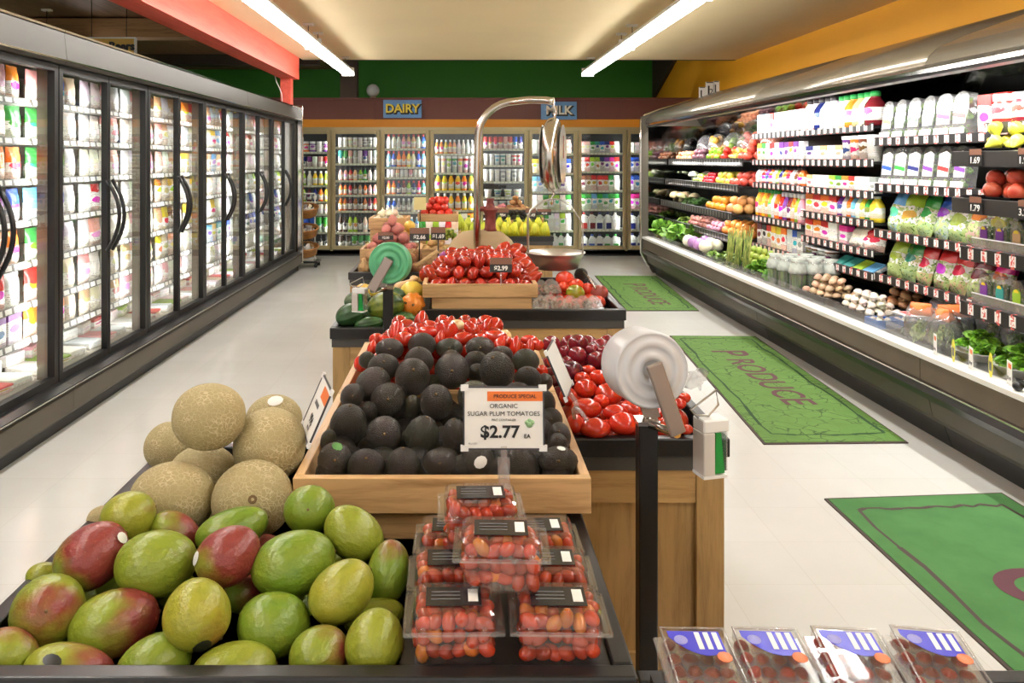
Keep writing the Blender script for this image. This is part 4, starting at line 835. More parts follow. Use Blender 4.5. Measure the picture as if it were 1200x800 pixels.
for i,(x,y) in enumerate(((2.50,4.74),(2.64,4.72))): mtray(x,y,['blue tray of wrapped mushrooms at the front of the well','blue tray of wrapped mushrooms behind the front one'][i],.15,.12,m_bluep); heap('shroom','wrapped_mushroom','mushroom',x-.055,x+.055,y-.07,y+.07,Wl-.01,.022,(226,216,200),['white mushroom in the front blue tray','white mushroom in the rear blue tray'][i],['mushrooms in the front blue tray','mushrooms in the rear blue tray'][i],2,rot='up')
row([bag_mesh('bag',[m_pack],.24,.2,.12,8,31)],(2.93,4.96,.53),(2.93,4.60,.53),2,RZ,['blue','blue'],lambda c,i:'bright blue bag lying under the salad shelf, %s of two'%o_(i+1),'greens_bag','bag','blue bags under the salad shelf',scl=(1,1,.9),tilt=-.8)
P_lb=bag_mesh('bag',[m_clear2],.17,.21,.15,8,71)
lt_=bag_mesh('top',[m_orp],.15,.07,.07,8,72); lt_.transform(Matrix.Translation((0,0,.15))); P_lt=lt_
# clear boxes of kale and bagged lettuces toward the near end
for i,(x,y) in enumerate(((2.56,4.51),(2.80,4.54))):
    t=thing('kale_box',['clear box of dark greens with a white and red lid at the front','clear box of dark greens at the back under the shelf'][i],'salad pack',(x,y,Wl-.03)); MB().box(-.10,.10,-.11,.11,0,.12).build('shell',m_clear2,t,.01); MB().box(-.08,.06,-.08,.08,.121,.123).build('lid_label',m_paper,t); MB().box(-.05,.0,-.06,.06,.1235,.125).build('label_stripe',M_('red stripe %d'%i,S(226,90,90),.5),t)
    o=link('greens',L_[i],t,(0,0,.03)); o.scale=(.09,.10,.07); o.color=S(70,96,50)
for i,(x,y,c) in enumerate(((2.50,4.30,(196,214,140)),(2.66,4.26,(150,176,96)),(2.52,4.14,(196,214,140)),(2.84,4.22,(150,176,96)),(2.84,4.02,(150,176,96)))):
    t=thing('lettuce_bag','clear lettuce bag with an orange top in the well, %s from the kale box'%o_(i+1),'salad bag',(x,y,Wl-.03)); t.rotation_euler=(0,.1,R.uniform(0,3)); o=link('lettuce',L_[i%3],t,(0,0,.05)); o.scale=(.075,.075,.12); o.color=S(*c)
    link('bag',P_lb,t); link('orange_top',P_lt,t)
def bowl(x,y,label,col): 
    t=thing('salad_bowl',label,'bowl',(x,y,Wl-.03)); MB().lathe([(.05,0),(.09,.01),(.13,.05),(.135,.055),(.125,.052),(.085,.018),(.02,.012)],24).build('bowl',m_whp,t); return t
for i,(x,y) in enumerate(((2.58,3.94),(2.58,3.64),(2.60,3.34))):
    bowl(x,y,'white bowl heaped with loose green leaves, %s from the lettuce bags'%o_(i+1),0)
    leafs([(x+.05*math.cos(a),y+.05*math.sin(a),Wl+.02) for a in (0,2.1,4.2)]+[(x,y,Wl+.07)],'salad_greens','greens',lambda k,i=i:'loose bright green leaves in the %s white bowl, %s clump'%(o_(i+1),o_(k+1)),'loose leaves in the %s white bowl'%o_(i+1),.09,(124,176,40),zf=.7)
# price tags and yellow ovals on the front rail
for i,(y,s) in enumerate(((3.98,'$6.99'),(3.70,'$9.99'),(3.44,'$5.99'))):
    t=thing('price_tag','white price tag with an orange stripe on the case rail, %s from the far end'%o_(i+1),'price tag',(2.37,y,.489)); M=frame((0,0,0),(-.35,-1,0),(0,0,1)); 
    b=MB(); b.box(-.032,.032,0,.105,-.001,.001,0,M); b.build('card',m_paper,t); MB().box(-.012,.028,.075,.095,.0012,.0018,0,M).build('orange_stripe',m_orp,t); text(s,.022,m_ink,t,M@Matrix.Translation((0,.03,.002)),.0003); MB().box(-.02,.02,-.004,.008,-.006,.006,0,M).build('clip',m_clear2,t)
m_yo=M_('yellow oval card',S(222,216,60),.5)
for i,y in enumerate((3.84,3.57,3.30)):
    t=thing('oval_tag','yellow oval tag between the price tags, %s from the far end'%o_(i+1),'tag',(2.375,y,.489)); M=frame((0,0,0),(-.35,-1,0),(0,0,1)); b=MB(); k=20; b.add([(.03*math.cos(2*PI*q/k),.055+.055*math.sin(2*PI*q/k),z) for z in (-.001,.001) for q in range(k)],[tuple(range(k,2*k)),tuple(reversed(range(k)))]+[(q,(q+1)%k,k+(q+1)%k,k+q) for q in range(k)],0,False,M); b.build('card',m_yo,t)
    MB().box(-.018,.018,.03,.07,.0012,.0017,0,M).build('print',m_inkg,t)
t=thing('serving_tongs','dark round tong handle resting on the rail by the last tag','tongs',(2.35,3.36,.489)); MB().ball((0,0,.02),.021,12,8).build('grip',m_blk,t); MB().tube([(0,0,.02),(.1,-.1,.04)],.006,6).build('arm',m_blk,t)
# ================================================================== islands
def island(x0,x1,y0,y1,zt,label,band=.037,rim=.05,floor_d=.05,panels=1):
    t=thing('produce_island',label,'display table',((x0+x1)/2,y0,0)); cx=(x0+x1)/2; a=x0-cx; c=x1-cx; L=y1-y0; w=.032
    MB().box(a,c,0,w,zt-rim,zt).box(a,c,L-w,L,zt-rim,zt).box(a,a+w,w,L-w,zt-rim,zt).box(c-w,c,w,L-w,zt-rim,zt).build('rim',m_blk,t,.004)
    MB().box(a+w,c-w,w,L-w,zt-rim-.01,zt-floor_d).build('tray',m_blk,t)
    MB().box(a+.008,c-.008,.008,L-.008,zt-rim-band,zt-rim).build('band',m_band,t)
    z1=zt-rim-band; MB().box(a+.03,c-.03,.03,L-.03,.08,z1).build('cabinet',m_oak,t)
    for sx in (a+.012,c-.012-.075):
        for yy in (.012,L-.012-.06): MB().box(sx,sx+.075,yy,yy+.06,0,z1).build('corner_post',m_oak,t,.002,1)
    for yy in (.018,L-.03): MB().box(a+.087,c-.087,yy,yy+.012,z1-.09,z1).box(a+.087,c-.087,yy,yy+.012,.05,.14).build('rail',m_oakh,t)
    for sx in (a+.018,c-.03): MB().box(sx,sx+.012,.07,L-.07,z1-.09,z1).box(sx,sx+.012,.07,L-.07,.05,.14).build('side_rail',m_oak,t)
    return t
def bin_(x0,x1,y0,y1,z0,h,label,th=.020,name='wooden_bin',riser=None):
    t=thing(name,label,'bin',((x0+x1)/2,y0,z0)); cx=(x0+x1)/2; a=x0-cx; c=x1-cx; L=y1-y0
    MB().box(a,c,0,th,0,h).build('front_board',m_bin,t,.0015,1); MB().box(a,c,L-th,L,0,h).build('back_board',m_bin,t,.0015,1)
    for q in (a,c-th): MB().box(q,q+th,th,L-th,0,h).build('side_board',m_biny,t,.0015,1)
    MB().box(a+th,c-th,th,L-th,.004,.02).build('bottom_board',m_bin,t); return t
def riser(x0,x1,y0,y1,z0,z1,label):
    return tag(MB().box(x0,x1,y0,y1,z0,z1).build('wooden_riser',m_bin,None,.002,1),label,'riser')
ZT=.72
island(-.77,.2546,1.14,2.09,ZT,'black-rimmed display table in front holding mangoes, melons and boxed tomatoes')
island(-.35,.717,2.118,3.0,ZT,'oak and black display table behind the front one, under the plums and tomatoes')
island(-.58,-.185,3.52,4.45,ZT,'lower black-rimmed oak table of squashes, beside the tomato table')
island(-.177,.755,3.63,4.65,.78,'raised black-rimmed oak table under the wooden bin of tomatoes')
island(-.746,-.02,5.27,7.2,ZT,'black-rimmed oak table of potatoes and onions further back')
island(.0,.907,7.76,8.9,ZT,'black-rimmed oak banana table nearest the back coolers')
MBt=MB().box(-.28,.22,1.66,2.05,.6705,.736)
tag(MBt.build('wooden_riser',m_bin,None,.002,1),'low oak riser under the avocado bin on the front table','riser')
riser(-.315,.26,2.2,2.88,.6705,.736,'oak riser under the rear bin of tomatoes')
bin_(-.344,.267,1.63,2.24,.737,.073,'pale oak bin of avocados with price cards clipped to it')
bin_(-.344,.267,2.243,2.853,.737,.073,'pale oak bin of tomatoes right behind the avocado bin')

# ---- placing fruit along sight lines, then easing them apart in depth
FR=[]
def fr(kind,name,cat,px,py,rx,ry,ang,Yc,col,label,group,push=0,rot='major',rd=None,stk=None):
    FR.append(dict(kind=kind,name=name,cat=cat,px=px,py=py,rx=rx,ry=ry,ang=ang,Y=Yc+push,col=col,label=label,group=group,rot=rot,rd=rd,stk=stk,Y0=Yc+push))
def settle(items,it=60,k=.90,maxp=.28):
    for q in range(it):
        mv=0
        for i in range(len(items)):
            for j in range(i+1,len(items)):
                a,b=items[i],items[j]; pa=W(a['px'],a['py'],a['Y']); pb=W(b['px'],b['py'],b['Y'])
                ra=(a['rx']+a['ry'])/2*a['Y']/F; rb=(b['rx']+b['ry'])/2*b['Y']/F; d=(pa-pb).length; need=(ra+rb)*k
                if d<need:
                    f,n=(a,b) if a['Y0']>b['Y0'] else (b,a)
                    st=(need-d)*.35
                    if f['Y']-f['Y0']<maxp*.6: f['Y']+=st
                    if n['Y0']-n['Y']<maxp*.15: n['Y']-=st*.25
                    mv+=1
        if not mv: break
def patch(b,c,n,rad,sc3,m=0,bulge=1.045,kk=10):
    """round sticker lying on a unit ellipsoid surface, around direction n"""
    n=Vector(n).normalized(); u=n.orthogonal().normalized(); w=n.cross(u); vs=[]
    vs.append(n*bulge)
    for rr in (.55,1.0):
        for q in range(kk): a=2*PI*q/kk; vs.append((n+u*(rad*rr*math.cos(a))*1.25+w*(rad*rr*math.sin(a))).normalized()*bulge)
    fs=[(0,1+q,1+(q+1)%kk) for q in range(kk)]+[(1+q,1+kk+q,1+kk+(q+1)%kk,1+(q+1)%kk) for q in range(kk)]
    b.add(vs,fs,m,True); return b
def emit_fruit(items):
    for a in items:
        p=W(a['px'],a['py'],a['Y']); s=a['Y']/F; rx,ry=a['rx']*s,a['ry']*s
        d=Vector((p.x,p.y,p.z-H)).normalized(); right=(Vector((1,0,0))-d*d.x).normalized(); up=right.cross(d).normalized()
        if up.z<0: up=-up
        t_=math.radians(a['ang']); mj=right*math.cos(t_)+up*math.sin(t_); mn=-right*math.sin(t_)+up*math.cos(t_)
        rd=(a['rd']*s if a['rd'] else min(rx,ry)*.97)
        if a['rot']=='major': X=mn*ry; Yv=d*rd; Z=mj*rx/1.0
        elif a['rot']=='face': X=mj*rx; Yv=mn*ry; Z=-d*rd         # top of the fruit towards the viewer
        elif a['rot']=='up': X=mj*rx; Yv=d*rd; Z=mn*ry
        elif a['rot']=='facet':                                   # top leans towards the viewer
            e=math.radians(a.get('lean',50)); X=mj*rx; Z=(mn*math.cos(e)-d*math.sin(e)).normalized()*((ry+rd)/2); Yv=(d*math.cos(e)+mn*math.sin(e)).normalized()*((ry+rd)/2)
        if X.cross(Yv).dot(Z)<0: X=-X
        M=Matrix.Identity(4)
        for i,c in enumerate((X,Yv,Z)): M[0][i],M[1][i],M[2][i]=c
        M[0][3],M[1][3],M[2][3]=p
        o=bpy.data.objects.new(a['name'],a['kind']); C.objects.link(o); o.matrix_world=M; o.color=a['col'] if len(a['col'])==4 else S(*a['col'])
        tag(o,a['label'],a['cat'],a['group'])
        if a['stk']:
            (sx,sy,rad,mt)=a['stk']; loc=M.to_3x3().inverted()@( (right*sx+up*sy-d*math.sqrt(max(.05,1-sx*sx-sy*sy)))*min(rx,ry) )
            patch(MB(),0,loc,rad,None).build('sticker',mt,o)
m_k=lambda n,me: me
def fruitmesh(name,mats,prof,n=24,lobes=0,la=0,extra=None,warp=None): return FM(name,mats,prof,n,lobes,la,extra,warp)
def mango_warp(p): return Vector((p.x*(1+.04*p.z)+.05*(1-p.z*p.z),p.y,p.z))
mp=[(math.sin(a)**.96*(1+.06*math.cos(a)) if 0<a<PI else 0,-math.cos(a)) for a in [PI*i/20 for i in range(21)]]
me_mango=fruitmesh('mango',[m_mango,m_stem],mp,26,extra=lambda b:b.lathe([(.001,.93),(.055,.985),(.05,1.02),(.0001,1.03)],8,1),warp=mango_warp)
me_melon=fruitmesh('melon',[m_melon,m_stem],[(math.sin(a)*(1 if a<2.9 else 1),-math.cos(a)*(1-.03*abs(math.cos(a))**8)) for a in [PI*i/24 for i in range(25)]],36,extra=lambda b:b.lathe([(.001,.96),(.07,.965),(.09,.972),(.11,.968)],10,1))
# (px,py,rx,ry,angle, red blush 0-1, yellowness 0-1, label, push, stem end, sticker)
MG=[(150,605,31,29,20,.15,.75,'yellow green mango at the top of the heap under the melons',0,None),
(107,650,42,35,35,.95,.2,'dark red and green mango with a white sticker at the outer edge of the heap',0,(.75,.45,.18,m_stk)),
(183,659,46,37,5,.2,.35,'plump green mango in the middle, right below the yellow green one',0,None),
(206,622,30,21,-25,.75,.4,'small red and green mango peeking out below the melons',.05,None),
(272,620,42,24,18,.1,.05,'bright green mango lying flat in front of the last melon',0.03,None),
(267,650,38,32,25,.98,.55,'red mango with a dark stem end in the centre of the heap',-.03,(-.95,-.1,.2,m_stk)),
(344,659,49,36,15,.1,.08,'largest bright green mango, beside the red one',0,None),
(54,716,41,40,0,.35,.45,'round green mango with its stem end facing out, near the outer rail',0,'face'),
(134,730,50,38,15,.62,.35,'brownish green mango lying between the round one and the yellow one',0,None),
(232,719,39,38,-40,.25,.95,'yellow mango with a black sticker on its lower side',-.02,(.25,-.85,.26,m_stkb)),
(321,731,42,36,0,.05,.05,'bright green mango lying in the second row from the front rail',0,None),
(10,765,26,34,70,.45,.5,'mango cut by the picture edge at the outer corner of the table',0,None),
(82,787,52,31,-8,.6,.6,'brown and yellow mango with a black sticker at the front rail',0.0,(-.6,.3,.2,m_stkb)),
(181,777,43,32,25,.1,.15,'smooth green mango at the front rail, second from the outer corner',0,None),
(274,786,49,32,10,.1,.55,'yellow green mango at the front rail in the middle',0,None),
(361,597,30,27,0,.05,.1,'small green mango topping the heap with its stem showing',-.0,'face'),
(415,624,37,28,-30,.1,.55,'yellow green mango leaning down beside the small green one on top',0,None),
(454,670,35,25,80,.3,.05,'dark green mango standing on end against the tomato boxes',0,None),
(400,692,40,32,35,.1,.9,'bright yellow mango in the inner half of the heap',-.01,None),
(438,722,36,20,10,.1,.6,'yellow green mango half hidden behind the inner front one',.07,None),
(438,752,36,34,60,.05,.6,'large pale yellow green mango beside the front tomato box',0,None),
(374,767,35,32,20,.45,.35,'brownish green mango at the front rail by the pale one',0,None),
(311,640,18,14,0,.9,.4,'red mango barely visible behind the two large green ones',.1,None),
(52,674,20,15,0,.1,.7,'yellow green mango glimpsed at the outer rail',.08,None),
(288,692,26,22,30,.75,.2,'dark red mango sunk behind the red centre one',.08,None),
(408,655,20,14,0,.1,.7,'pale mango glimpsed between three others',.08,None),
(205,690,26,20,0,.2,.3,'dark green mango sunk below the plump middle one',.10,None),
(90,700,24,16,0,.2,.4,'green mango sunk behind the outer round one',.10,None),
(300,765,26,24,0,.3,.2,'dark green mango sunk between the front row mangoes',.09,None),
(135,690,28,20,0,.1,.3,'green mango sunk below the dark red one',.12,None),
(350,712,26,22,0,.2,.2,'green mango sunk below the largest one',.12,None),
(222,770,24,22,0,.2,.4,'mango sunk between the two green ones at the front rail',.10,None)]
def Yp(py,z0,sl,Y0): k=(py-VY)/F; return (H-z0+sl*Y0)/(k+sl)
for (px,py,rx,ry,ang,red,yel,lab,push,sk) in MG:
    fr(me_mango,'mango','mango',px,py,rx,ry,ang,max(Yp(py,.712,.28,1.19),1.222),(red,yel,.2,1),lab,'mangoes heaped on the front table',push,'face' if sk=='face' else 'major',stk=sk if sk!='face' else None)
ML=[(245,488,43,38,1.70,'topmost cantaloupe of the pyramid with a stem scar',None,30),(321,494,34,31,1.93,'cantaloupe at the back with a white sticker on top',(.0,.75,.24,m_stk),90),(316,521,43,42,1.75,'heavily netted cantaloupe beside the price card',None,10),(198,523,28,28,1.88,'cantaloupe half hidden at the outer side of the pyramid',None,60),
(238,556,40,34,1.78,'cantaloupe in the middle under the topmost one',None,100),(202,585,50,42,1.62,'large oval cantaloupe at the outer front of the pyramid',None,170),(296,585,47,44,1.62,'cantaloupe at the inner front of the pyramid',None,45),(122,609,20,16,1.66,'cantaloupe just showing at the table edge behind the mangoes',None,0),(262,618,26,20,1.70,'cantaloupe sunk between the two front ones',None,0)]
for (px,py,rx,ry,Y,lab,sk,ang) in ML: fr(me_melon,'cantaloupe','melon',px,py,rx,ry,ang if rx==ry else 0,Y,S(180,160,110),lab,'cantaloupes stacked on the front table',0,'major' if ang not in (100,45) else 'face',stk=sk)
settle(FR,80,.86,.3); front=list(FR); FR=[]
emit_fruit(front)
# avocados
AV=[(155,560,60,60),(262,578,65,54),(392,575,60,52),(520,572,62,52),(653,567,63,52),(798,572,62,44),(932,563,68,50),
(203,435,65,66),(327,470,62,62),(458,472,60,62),(570,475,44,60),(868,475,50,62),(935,478,40,52),(135,492,30,40),
(340,350,62,58),(507,357,58,62),(425,375,30,42),(272,393,32,38),(640,340,60,56),(880,362,42,50),(908,418,38,40),(775,400,44,44),
(290,300,62,58),(425,270,62,65),(562,250,61,62),(718,248,62,65),(215,338,40,45),(648,258,34,34),(825,278,48,40),(790,318,42,30),
(325,235,55,42),(345,175,50,38),(447,215,52,42),(458,158,50,35),(553,172,48,35),(660,170,52,38),(645,215,42,30),(268,212,30,28),(818,215,48,36),(880,290,34,30),(735,195,40,30),(560,205,34,26),
(930,505,36,40),(700,440,44,44),(495,290,28,28),(380,330,26,26)]
rowsA=[7,7,8,8,12,4]; ai=0
for r_i,nn in enumerate(rowsA):
    seg=sorted(AV[ai:ai+nn]); ai+=nn
    for q,(cx,cy,rx,ry) in enumerate(seg):
        px=340+cx/2.963; py=350+cy/2.963; rx/=2.963; ry/=2.963
        lab='dark bumpy avocado, %s from the melons in the %s row up'%(o_(q+1),o_(r_i+1)) if r_i<5 else 'dark avocado sunk in a gap of the heap, %s of four from the melon side'%o_(q+1)
        sk=None
        if (cx,cy)==(653,567): sk=(.15,.0,.34,m_stk); lab='avocado with a white and green oval sticker in the front row, under the price card'
        if (cx,cy)==(155,560): sk=(.1,.75,.3,m_stkg); lab='avocado with a green sticker, end of the front row nearest the melons'
        if (cx,cy)==(932,563): sk=(.2,.75,.2,m_stk)
        if (cx,cy)==(830,278): sk=(0,.8,.2,m_stk)
        rt='facet' if (r_i+q)%3 else 'face'
        c=vary((82,70,66),.18) if R.random()<.75 else vary((80,82,60),.15)
        fr(Fm['avo'],'avocado','avocado',px,py,rx*1.0,ry*1.0,R.uniform(-40,40) if abs(rx-ry)<2 else 0,Yp(py,.812,.2,1.72),c,lab,'avocados in the pale oak bin',.05 if rx<12 else 0,rt,rd=(rx+ry)/2,stk=sk)
settle(FR,80,.90,.16)
for a in FR: a['lean']=R.uniform(20,75)
emit_fruit(FR); FR=[]
# dark support under the heap so that no gap shows bare board
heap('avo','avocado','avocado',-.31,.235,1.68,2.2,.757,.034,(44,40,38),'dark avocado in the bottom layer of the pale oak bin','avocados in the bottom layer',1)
# tomatoes in the rear bin
TM=[(365,122,38,24),(395,142,35,30),(245,225,24,35),(285,172,24,22),(480,113,38,20),(542,112,42,44),(632,108,32,27),(680,97,34,24),(595,140,36,30),(712,132,42,26),(725,162,32,26),(782,165,32,26),(830,142,30,18),(832,168,26,20),(748,150,24,22),(430,118,26,20),(610,90,26,18),(300,140,26,22),(335,150,30,24),(520,140,26,22),(860,160,22,20),(350,190,30,24),(660,140,26,22)]
TM.sort()
for q,(cx,cy,rx,ry) in enumerate(TM):
    fr(Fm['roma' if q%2 else 'tomato'],'tomato','tomato',340+cx/2.963,350+cy/2.963,rx/2.963,ry/2.963,R.choice((-40,20,60,80)) if q%2 else 0,max((H-.93)*F/(350+cy/2.963-VY),2.31),vary((188,44,28),.08),'red tomato showing behind the avocados, %s from the melon side in the rear bin'%o_(q+1),'tomatoes in the rear oak bin',0,'major' if q%2 else 'facet')
fr(Fm['tomato'],'tomato','tomato',340+580/2.963,350+92/2.963,27/2.963,22/2.963,0,2.5,(236,222,170),'pale yellow tomato on top of the rear bin, only one not red','tomatoes in the rear oak bin',0,'facet')
fr(Fm['tomato'],'tomato','tomato',340+745/2.963,350+130/2.963,24/2.963,26/2.963,0,2.52,(236,206,150),'pale striped tomato behind the red ones toward the plums','tomatoes in the rear oak bin',0,'facet')
settle(FR,50,.88,.14); emit_fruit(FR); FR=[]
heap('roma','tomato','tomato',-.32,.245,2.27,2.83,.757,.036,(176,42,28),'red tomato in the lower layers of the rear oak bin','tomatoes in the lower layers of the rear bin',3)
# plums and tomatoes on the second table
PL=[('p',168,158,42,40),('p',282,155,45,42),('p',278,203,42,38),('p',357,222,38,36),('d',255,270,50,45),('p',390,190,32,27),('p',222,190,26,26),('p',232,235,30,28),('t',180,225,32,36),('t',128,272,26,30),
('t',325,265,32,20),('t',300,302,35,28),('t',367,297,38,32),('t',313,345,48,42),('t',240,380,38,45),('t',230,328,24,22),('t',410,370,58,50),('t',315,430,65,44),('t',440,445,52,32),('t',270,495,38,45),('t',355,515,64,45),('t',475,495,66,50),('t',312,488,30,24),('t',515,432,60,40),('t',570,465,40,24),
('t',70,138,30,22),('t',73,170,28,22),('t',30,165,28,26),('t',735,385,26,22),('t',712,410,30,24),('t',742,520,30,22),('t',640,500,34,30),('t',700,520,34,24),('t',600,520,36,26),('t',560,380,40,40),('t',380,400,34,30),('p',430,250,34,34),('p',340,180,30,26)]
for q,(k,cx,cy,rx,ry) in enumerate(PL):
    px=600+cx/3.636; py=360+cy/3.636
    sk=None
    if k=='t': me=Fm['tomato'];nm='tomato';cc=vary((190,44,26),.06);lab='red tomato on the second table, %s in order from plums to roll'%o_(q+1)
    else: me=Fm['plum'];nm='plum';cc=vary((112,26,38),.15) if k=='p' else (60,18,34);lab='dark red plum heaped behind the tomatoes, %s from the avocado side'%o_(q+1)
    if k=='d': lab='darkest plum with a bright star highlight in front of the others'
    fr(me,nm,nm,px,py,rx/3.636,ry/3.636,0,Yp(py,.744,.27,2.17),cc,lab,nm+'s on the second table',.06 if (cx,cy) in ((560,380),(600,520),(640,500)) else 0,'facet')
settle(FR,60,.88,.2)
for a in FR: a['lean']=R.uniform(20,80)
emit_fruit(FR); FR=[]
heap('tomato','tomato','tomato',.285,.68,2.16,2.5,.672,.040,(176,42,26),'red tomato in the bottom layer of the second table','tomatoes in the bottom layer',1)
heap('plum','plum','plum',.285,.68,2.52,2.95,.672,.034,(110,26,38),'dark plum in the lower layers of the second table','plums in the lower layers',3)

# ---- price cards in clip holders
def card(name,label,M,w,h,lines,stripe=None,frame_=True,mat=None,border=.003):
    t=thing(name,label,'price card'); t.matrix_world=M
    MB().box(-w/2,w/2,0,h,-.0025,-.0005).build('card',mat or m_paper,t)
    if frame_:
        b=MB()
        for a in ((-w/2-border,w/2+border,-border,0),(-w/2-border,w/2+border,h,h+border),(-w/2-border,-w/2,0,h),(w/2,w/2+border,0,h)): b.box(a[0],a[1],a[2],a[3],-.003,.001)
        b.build('holder_frame',m_frame,t)
        for sx in (-1,1):
            for sy in (0,1): MB().box(sx*w/2-.008,sx*w/2+.008,sy*h-.006,sy*h+.006,-.004,.002).build('corner_clip',m_whp,t)
    if stripe: MB().box(*stripe,-.0005,.0004).build('stripe',m_orp,t)
    for (s,x,y,sz,mt,off,al,sx) in lines: text(s,sz,mt,t,Matrix.Translation((x,y,.0008)),.0002,off,align=al,sx=sx)
    return t
m_frame=M_('dark frame plastic',S(60,60,66),.35)
a=W(545,525,1.60); w=.158; h=.118
M=frame((a.x+w/2-.001,1.60,a.z),(1,0,0),(0,.12,1))
ct=card('price_card','white card reading organic sugar plum tomatoes $2.77 each with an orange produce special band',M,w,h,
 [('PRODUCE SPECIAL',.023,h-.0168,.0105,m_ink,.0001,'CENTER',.98),('ORGANIC',0,h-.036,.0125,m_ink,0,'CENTER',1),('SUGAR PLUM TOMATOES',0,h-.051,.0125,m_ink,0,'CENTER',1.02),('PINT CONTAINER',0,h-.063,.006,m_ink,0,'CENTER',1),('$2.77',-.008,.031,.033,m_ink,.0009,'CENTER',1.06),('EA',.047,.023,.011,m_ink,.0003,'CENTER',1),('PLU 3371',-.062,.009,.0045,m_inkg,0,'CENTER',1)],
 stripe=(-.033,w/2,h-.026,h-.007))
b=MB(); 
for q,(x,y,r_) in enumerate(((.052,.047,.0075),(.047,.050,.005),(.057,.050,.005),(.052,.054,.004))): b.lathe([(r_,-.0002),(r_*.98,.0006),(.0001,.0007)],12,0,M=Matrix.Translation((x,y,0)))
b.build('leaf_badge',M_('badge green',S(150,190,140),.5),ct)
MB().box(-.006,.006,-.035,.004,-.005,.001).build('clip_neck',m_clear2,ct); b=MB().box(-.012,.012,-.06,-.02,-.012,-.002); b.add([(-.007,-.03,0),(.007,-.03,0),(.014,-.085,.006),(-.014,-.085,.006),(-.007,-.03,-.004),(.007,-.03,-.004),(.014,-.085,.002),(-.014,-.085,.002)],[(0,1,2,3),(7,6,5,4),(0,4,5,1),(1,5,6,2),(2,6,7,3),(3,7,4,0)]); b.build('clip',m_clear2,ct)
def card4(label,nb,nt_,fb,ft,price,name='price_card'):
    nb,nt_,fb,ft=map(Vector,(nb,nt_,fb,ft)); w=(fb-nb).length; h=(nt_-nb).length
    return nb,nt_,fb,ft,w,h
def sidecard(label,M,w,h,price,pos):
    t=card('price_card',label,M,w,h,[(price,-.0,h*.28,.028,m_ink,.0006,'CENTER',1),('PER LB',.0,h*.12,.009,m_ink,0,'CENTER',1)],stripe=(-w*.05,w/2,h-.034,h-.008))
    MB().box(-w*.25,w*.1,h*.52,h*.60,-.0005,.0004).build('print_line',m_inkg,t)
    MB().tube([(0,-.005,0),(-.005,-.03,-.004),(0,-.06,0)],.006,6).build('clip_neck',m_clear2,t)
    MB().tube([(-.03,-.075,.02),(-.012,-.05,.01),(0,-.045,0),(.012,-.05,-.01),(.03,-.075,-.02)],.005,6).build('clip',m_clear2,t); return t
nb=Vector((-.325,1.70,.853)); fb=Vector((-.366,1.84,.853)); ntp=Vector((-.275,1.70,.961))
sidecard('white card with an orange corner leaning over the melon side of the avocado bin',frame((nb+fb)/2,nb-fb,ntp-nb),.146,.118,'99\u00a2',0)
nb=Vector((.252,1.92,.885)); fb=Vector((.286,2.06,.885)); ntp=Vector((.20,1.92,1.0))
sidecard('white card with an orange corner leaning between the avocados and the plums',frame((nb+fb)/2,nb-fb,ntp-nb),.146,.118,'$1.99',0)

# ---- clear boxes of grape tomatoes
def clamshell(x,y,z,label,yaw=0,lab_off=0):
    w,d=.132,.098; t=thing('tomato_clamshell',label,'tomato box',(x,y,z),(0,0,yaw))
    b=MB(); k=[(-.9,0),(.9,0)]
    def ring(s,zz,rr=.012): 
        a=w/2*s; c=d/2*s; pts=[]
        for cx,cy,a0 in ((a-rr,c-rr,0),(-a+rr,c-rr,PI/2),(-a+rr,-c+rr,PI),(a-rr,-c+rr,1.5*PI)):
            for q in range(4): an=a0+PI/2*q/3; pts.append((cx+rr*math.cos(an),cy+rr*math.sin(an)+d/2,zz))
        return pts
    def loft(rings,cap0,cap1):
        b=MB(); n=16
        for r_ in rings: b.v+=r_
        for j in range(len(rings)-1):
            for i in range(n): i2=(i+1)%n; b.f.append((j*n+i,j*n+i2,(j+1)*n+i2,(j+1)*n+i)); b.m.append(0); b.s.append(False)
        if cap0: b.f.append(tuple(reversed(range(n)))); b.m.append(0); b.s.append(False)
        if cap1: b.f.append(tuple(range((len(rings)-1)*n,len(rings)*n))); b.m.append(0); b.s.append(False)
        return b
    loft([ring(.86,0),ring(.88,.004),ring(.95,.050),ring(1.09,.051),ring(1.10,.054)],True,False).build('base',m_clear,t)
    loft([ring(1.10,.0555),ring(1.09,.0575),ring(.97,.058),ring(.93,.076),ring(.86,.080),ring(.84,.0795)],False,True).build('lid',m_clear,t)
    b=MB(); a_=w/2*1.11; c_=d/2*1.11
    for q in ((-a_,a_,d/2-c_-.002,d/2-c_+.002),(-a_,a_,d/2+c_-.002,d/2+c_+.002),(-a_-.002,-a_+.002,d/2-c_,d/2+c_),(a_-.002,a_+.002,d/2-c_,d/2+c_)): b.box(*q,.052,.0565)
    b.build('flange',m_clear,t)
    MB().box(-.042+lab_off,.042+lab_off,.024,.076,.0805,.0812).build('black_label',m_lblk,t)
    MB().box(.022+lab_off,.037+lab_off,.034,.068,.0814,.0818).build('barcode',m_paper,t)
    for q in range(3): MB().box(-.034+lab_off,.010+lab_off,.040+q*.010,.043+q*.010,.0814,.0816).build('label_print',m_inkg,t)
    for sx in (-.045,.045):
        MB().lathe([(.006,.054),(.006,.060),(.003,.062)],8,M=Matrix.Translation((sx,-.001,0))).build('snap_button',m_clear,t)
    return t
m_lblk=M_('black label',S(34,32,34),.25)
gt=FM('fruit',[m_tom],[(r*.72,z) for r,z in ball_lo],10)
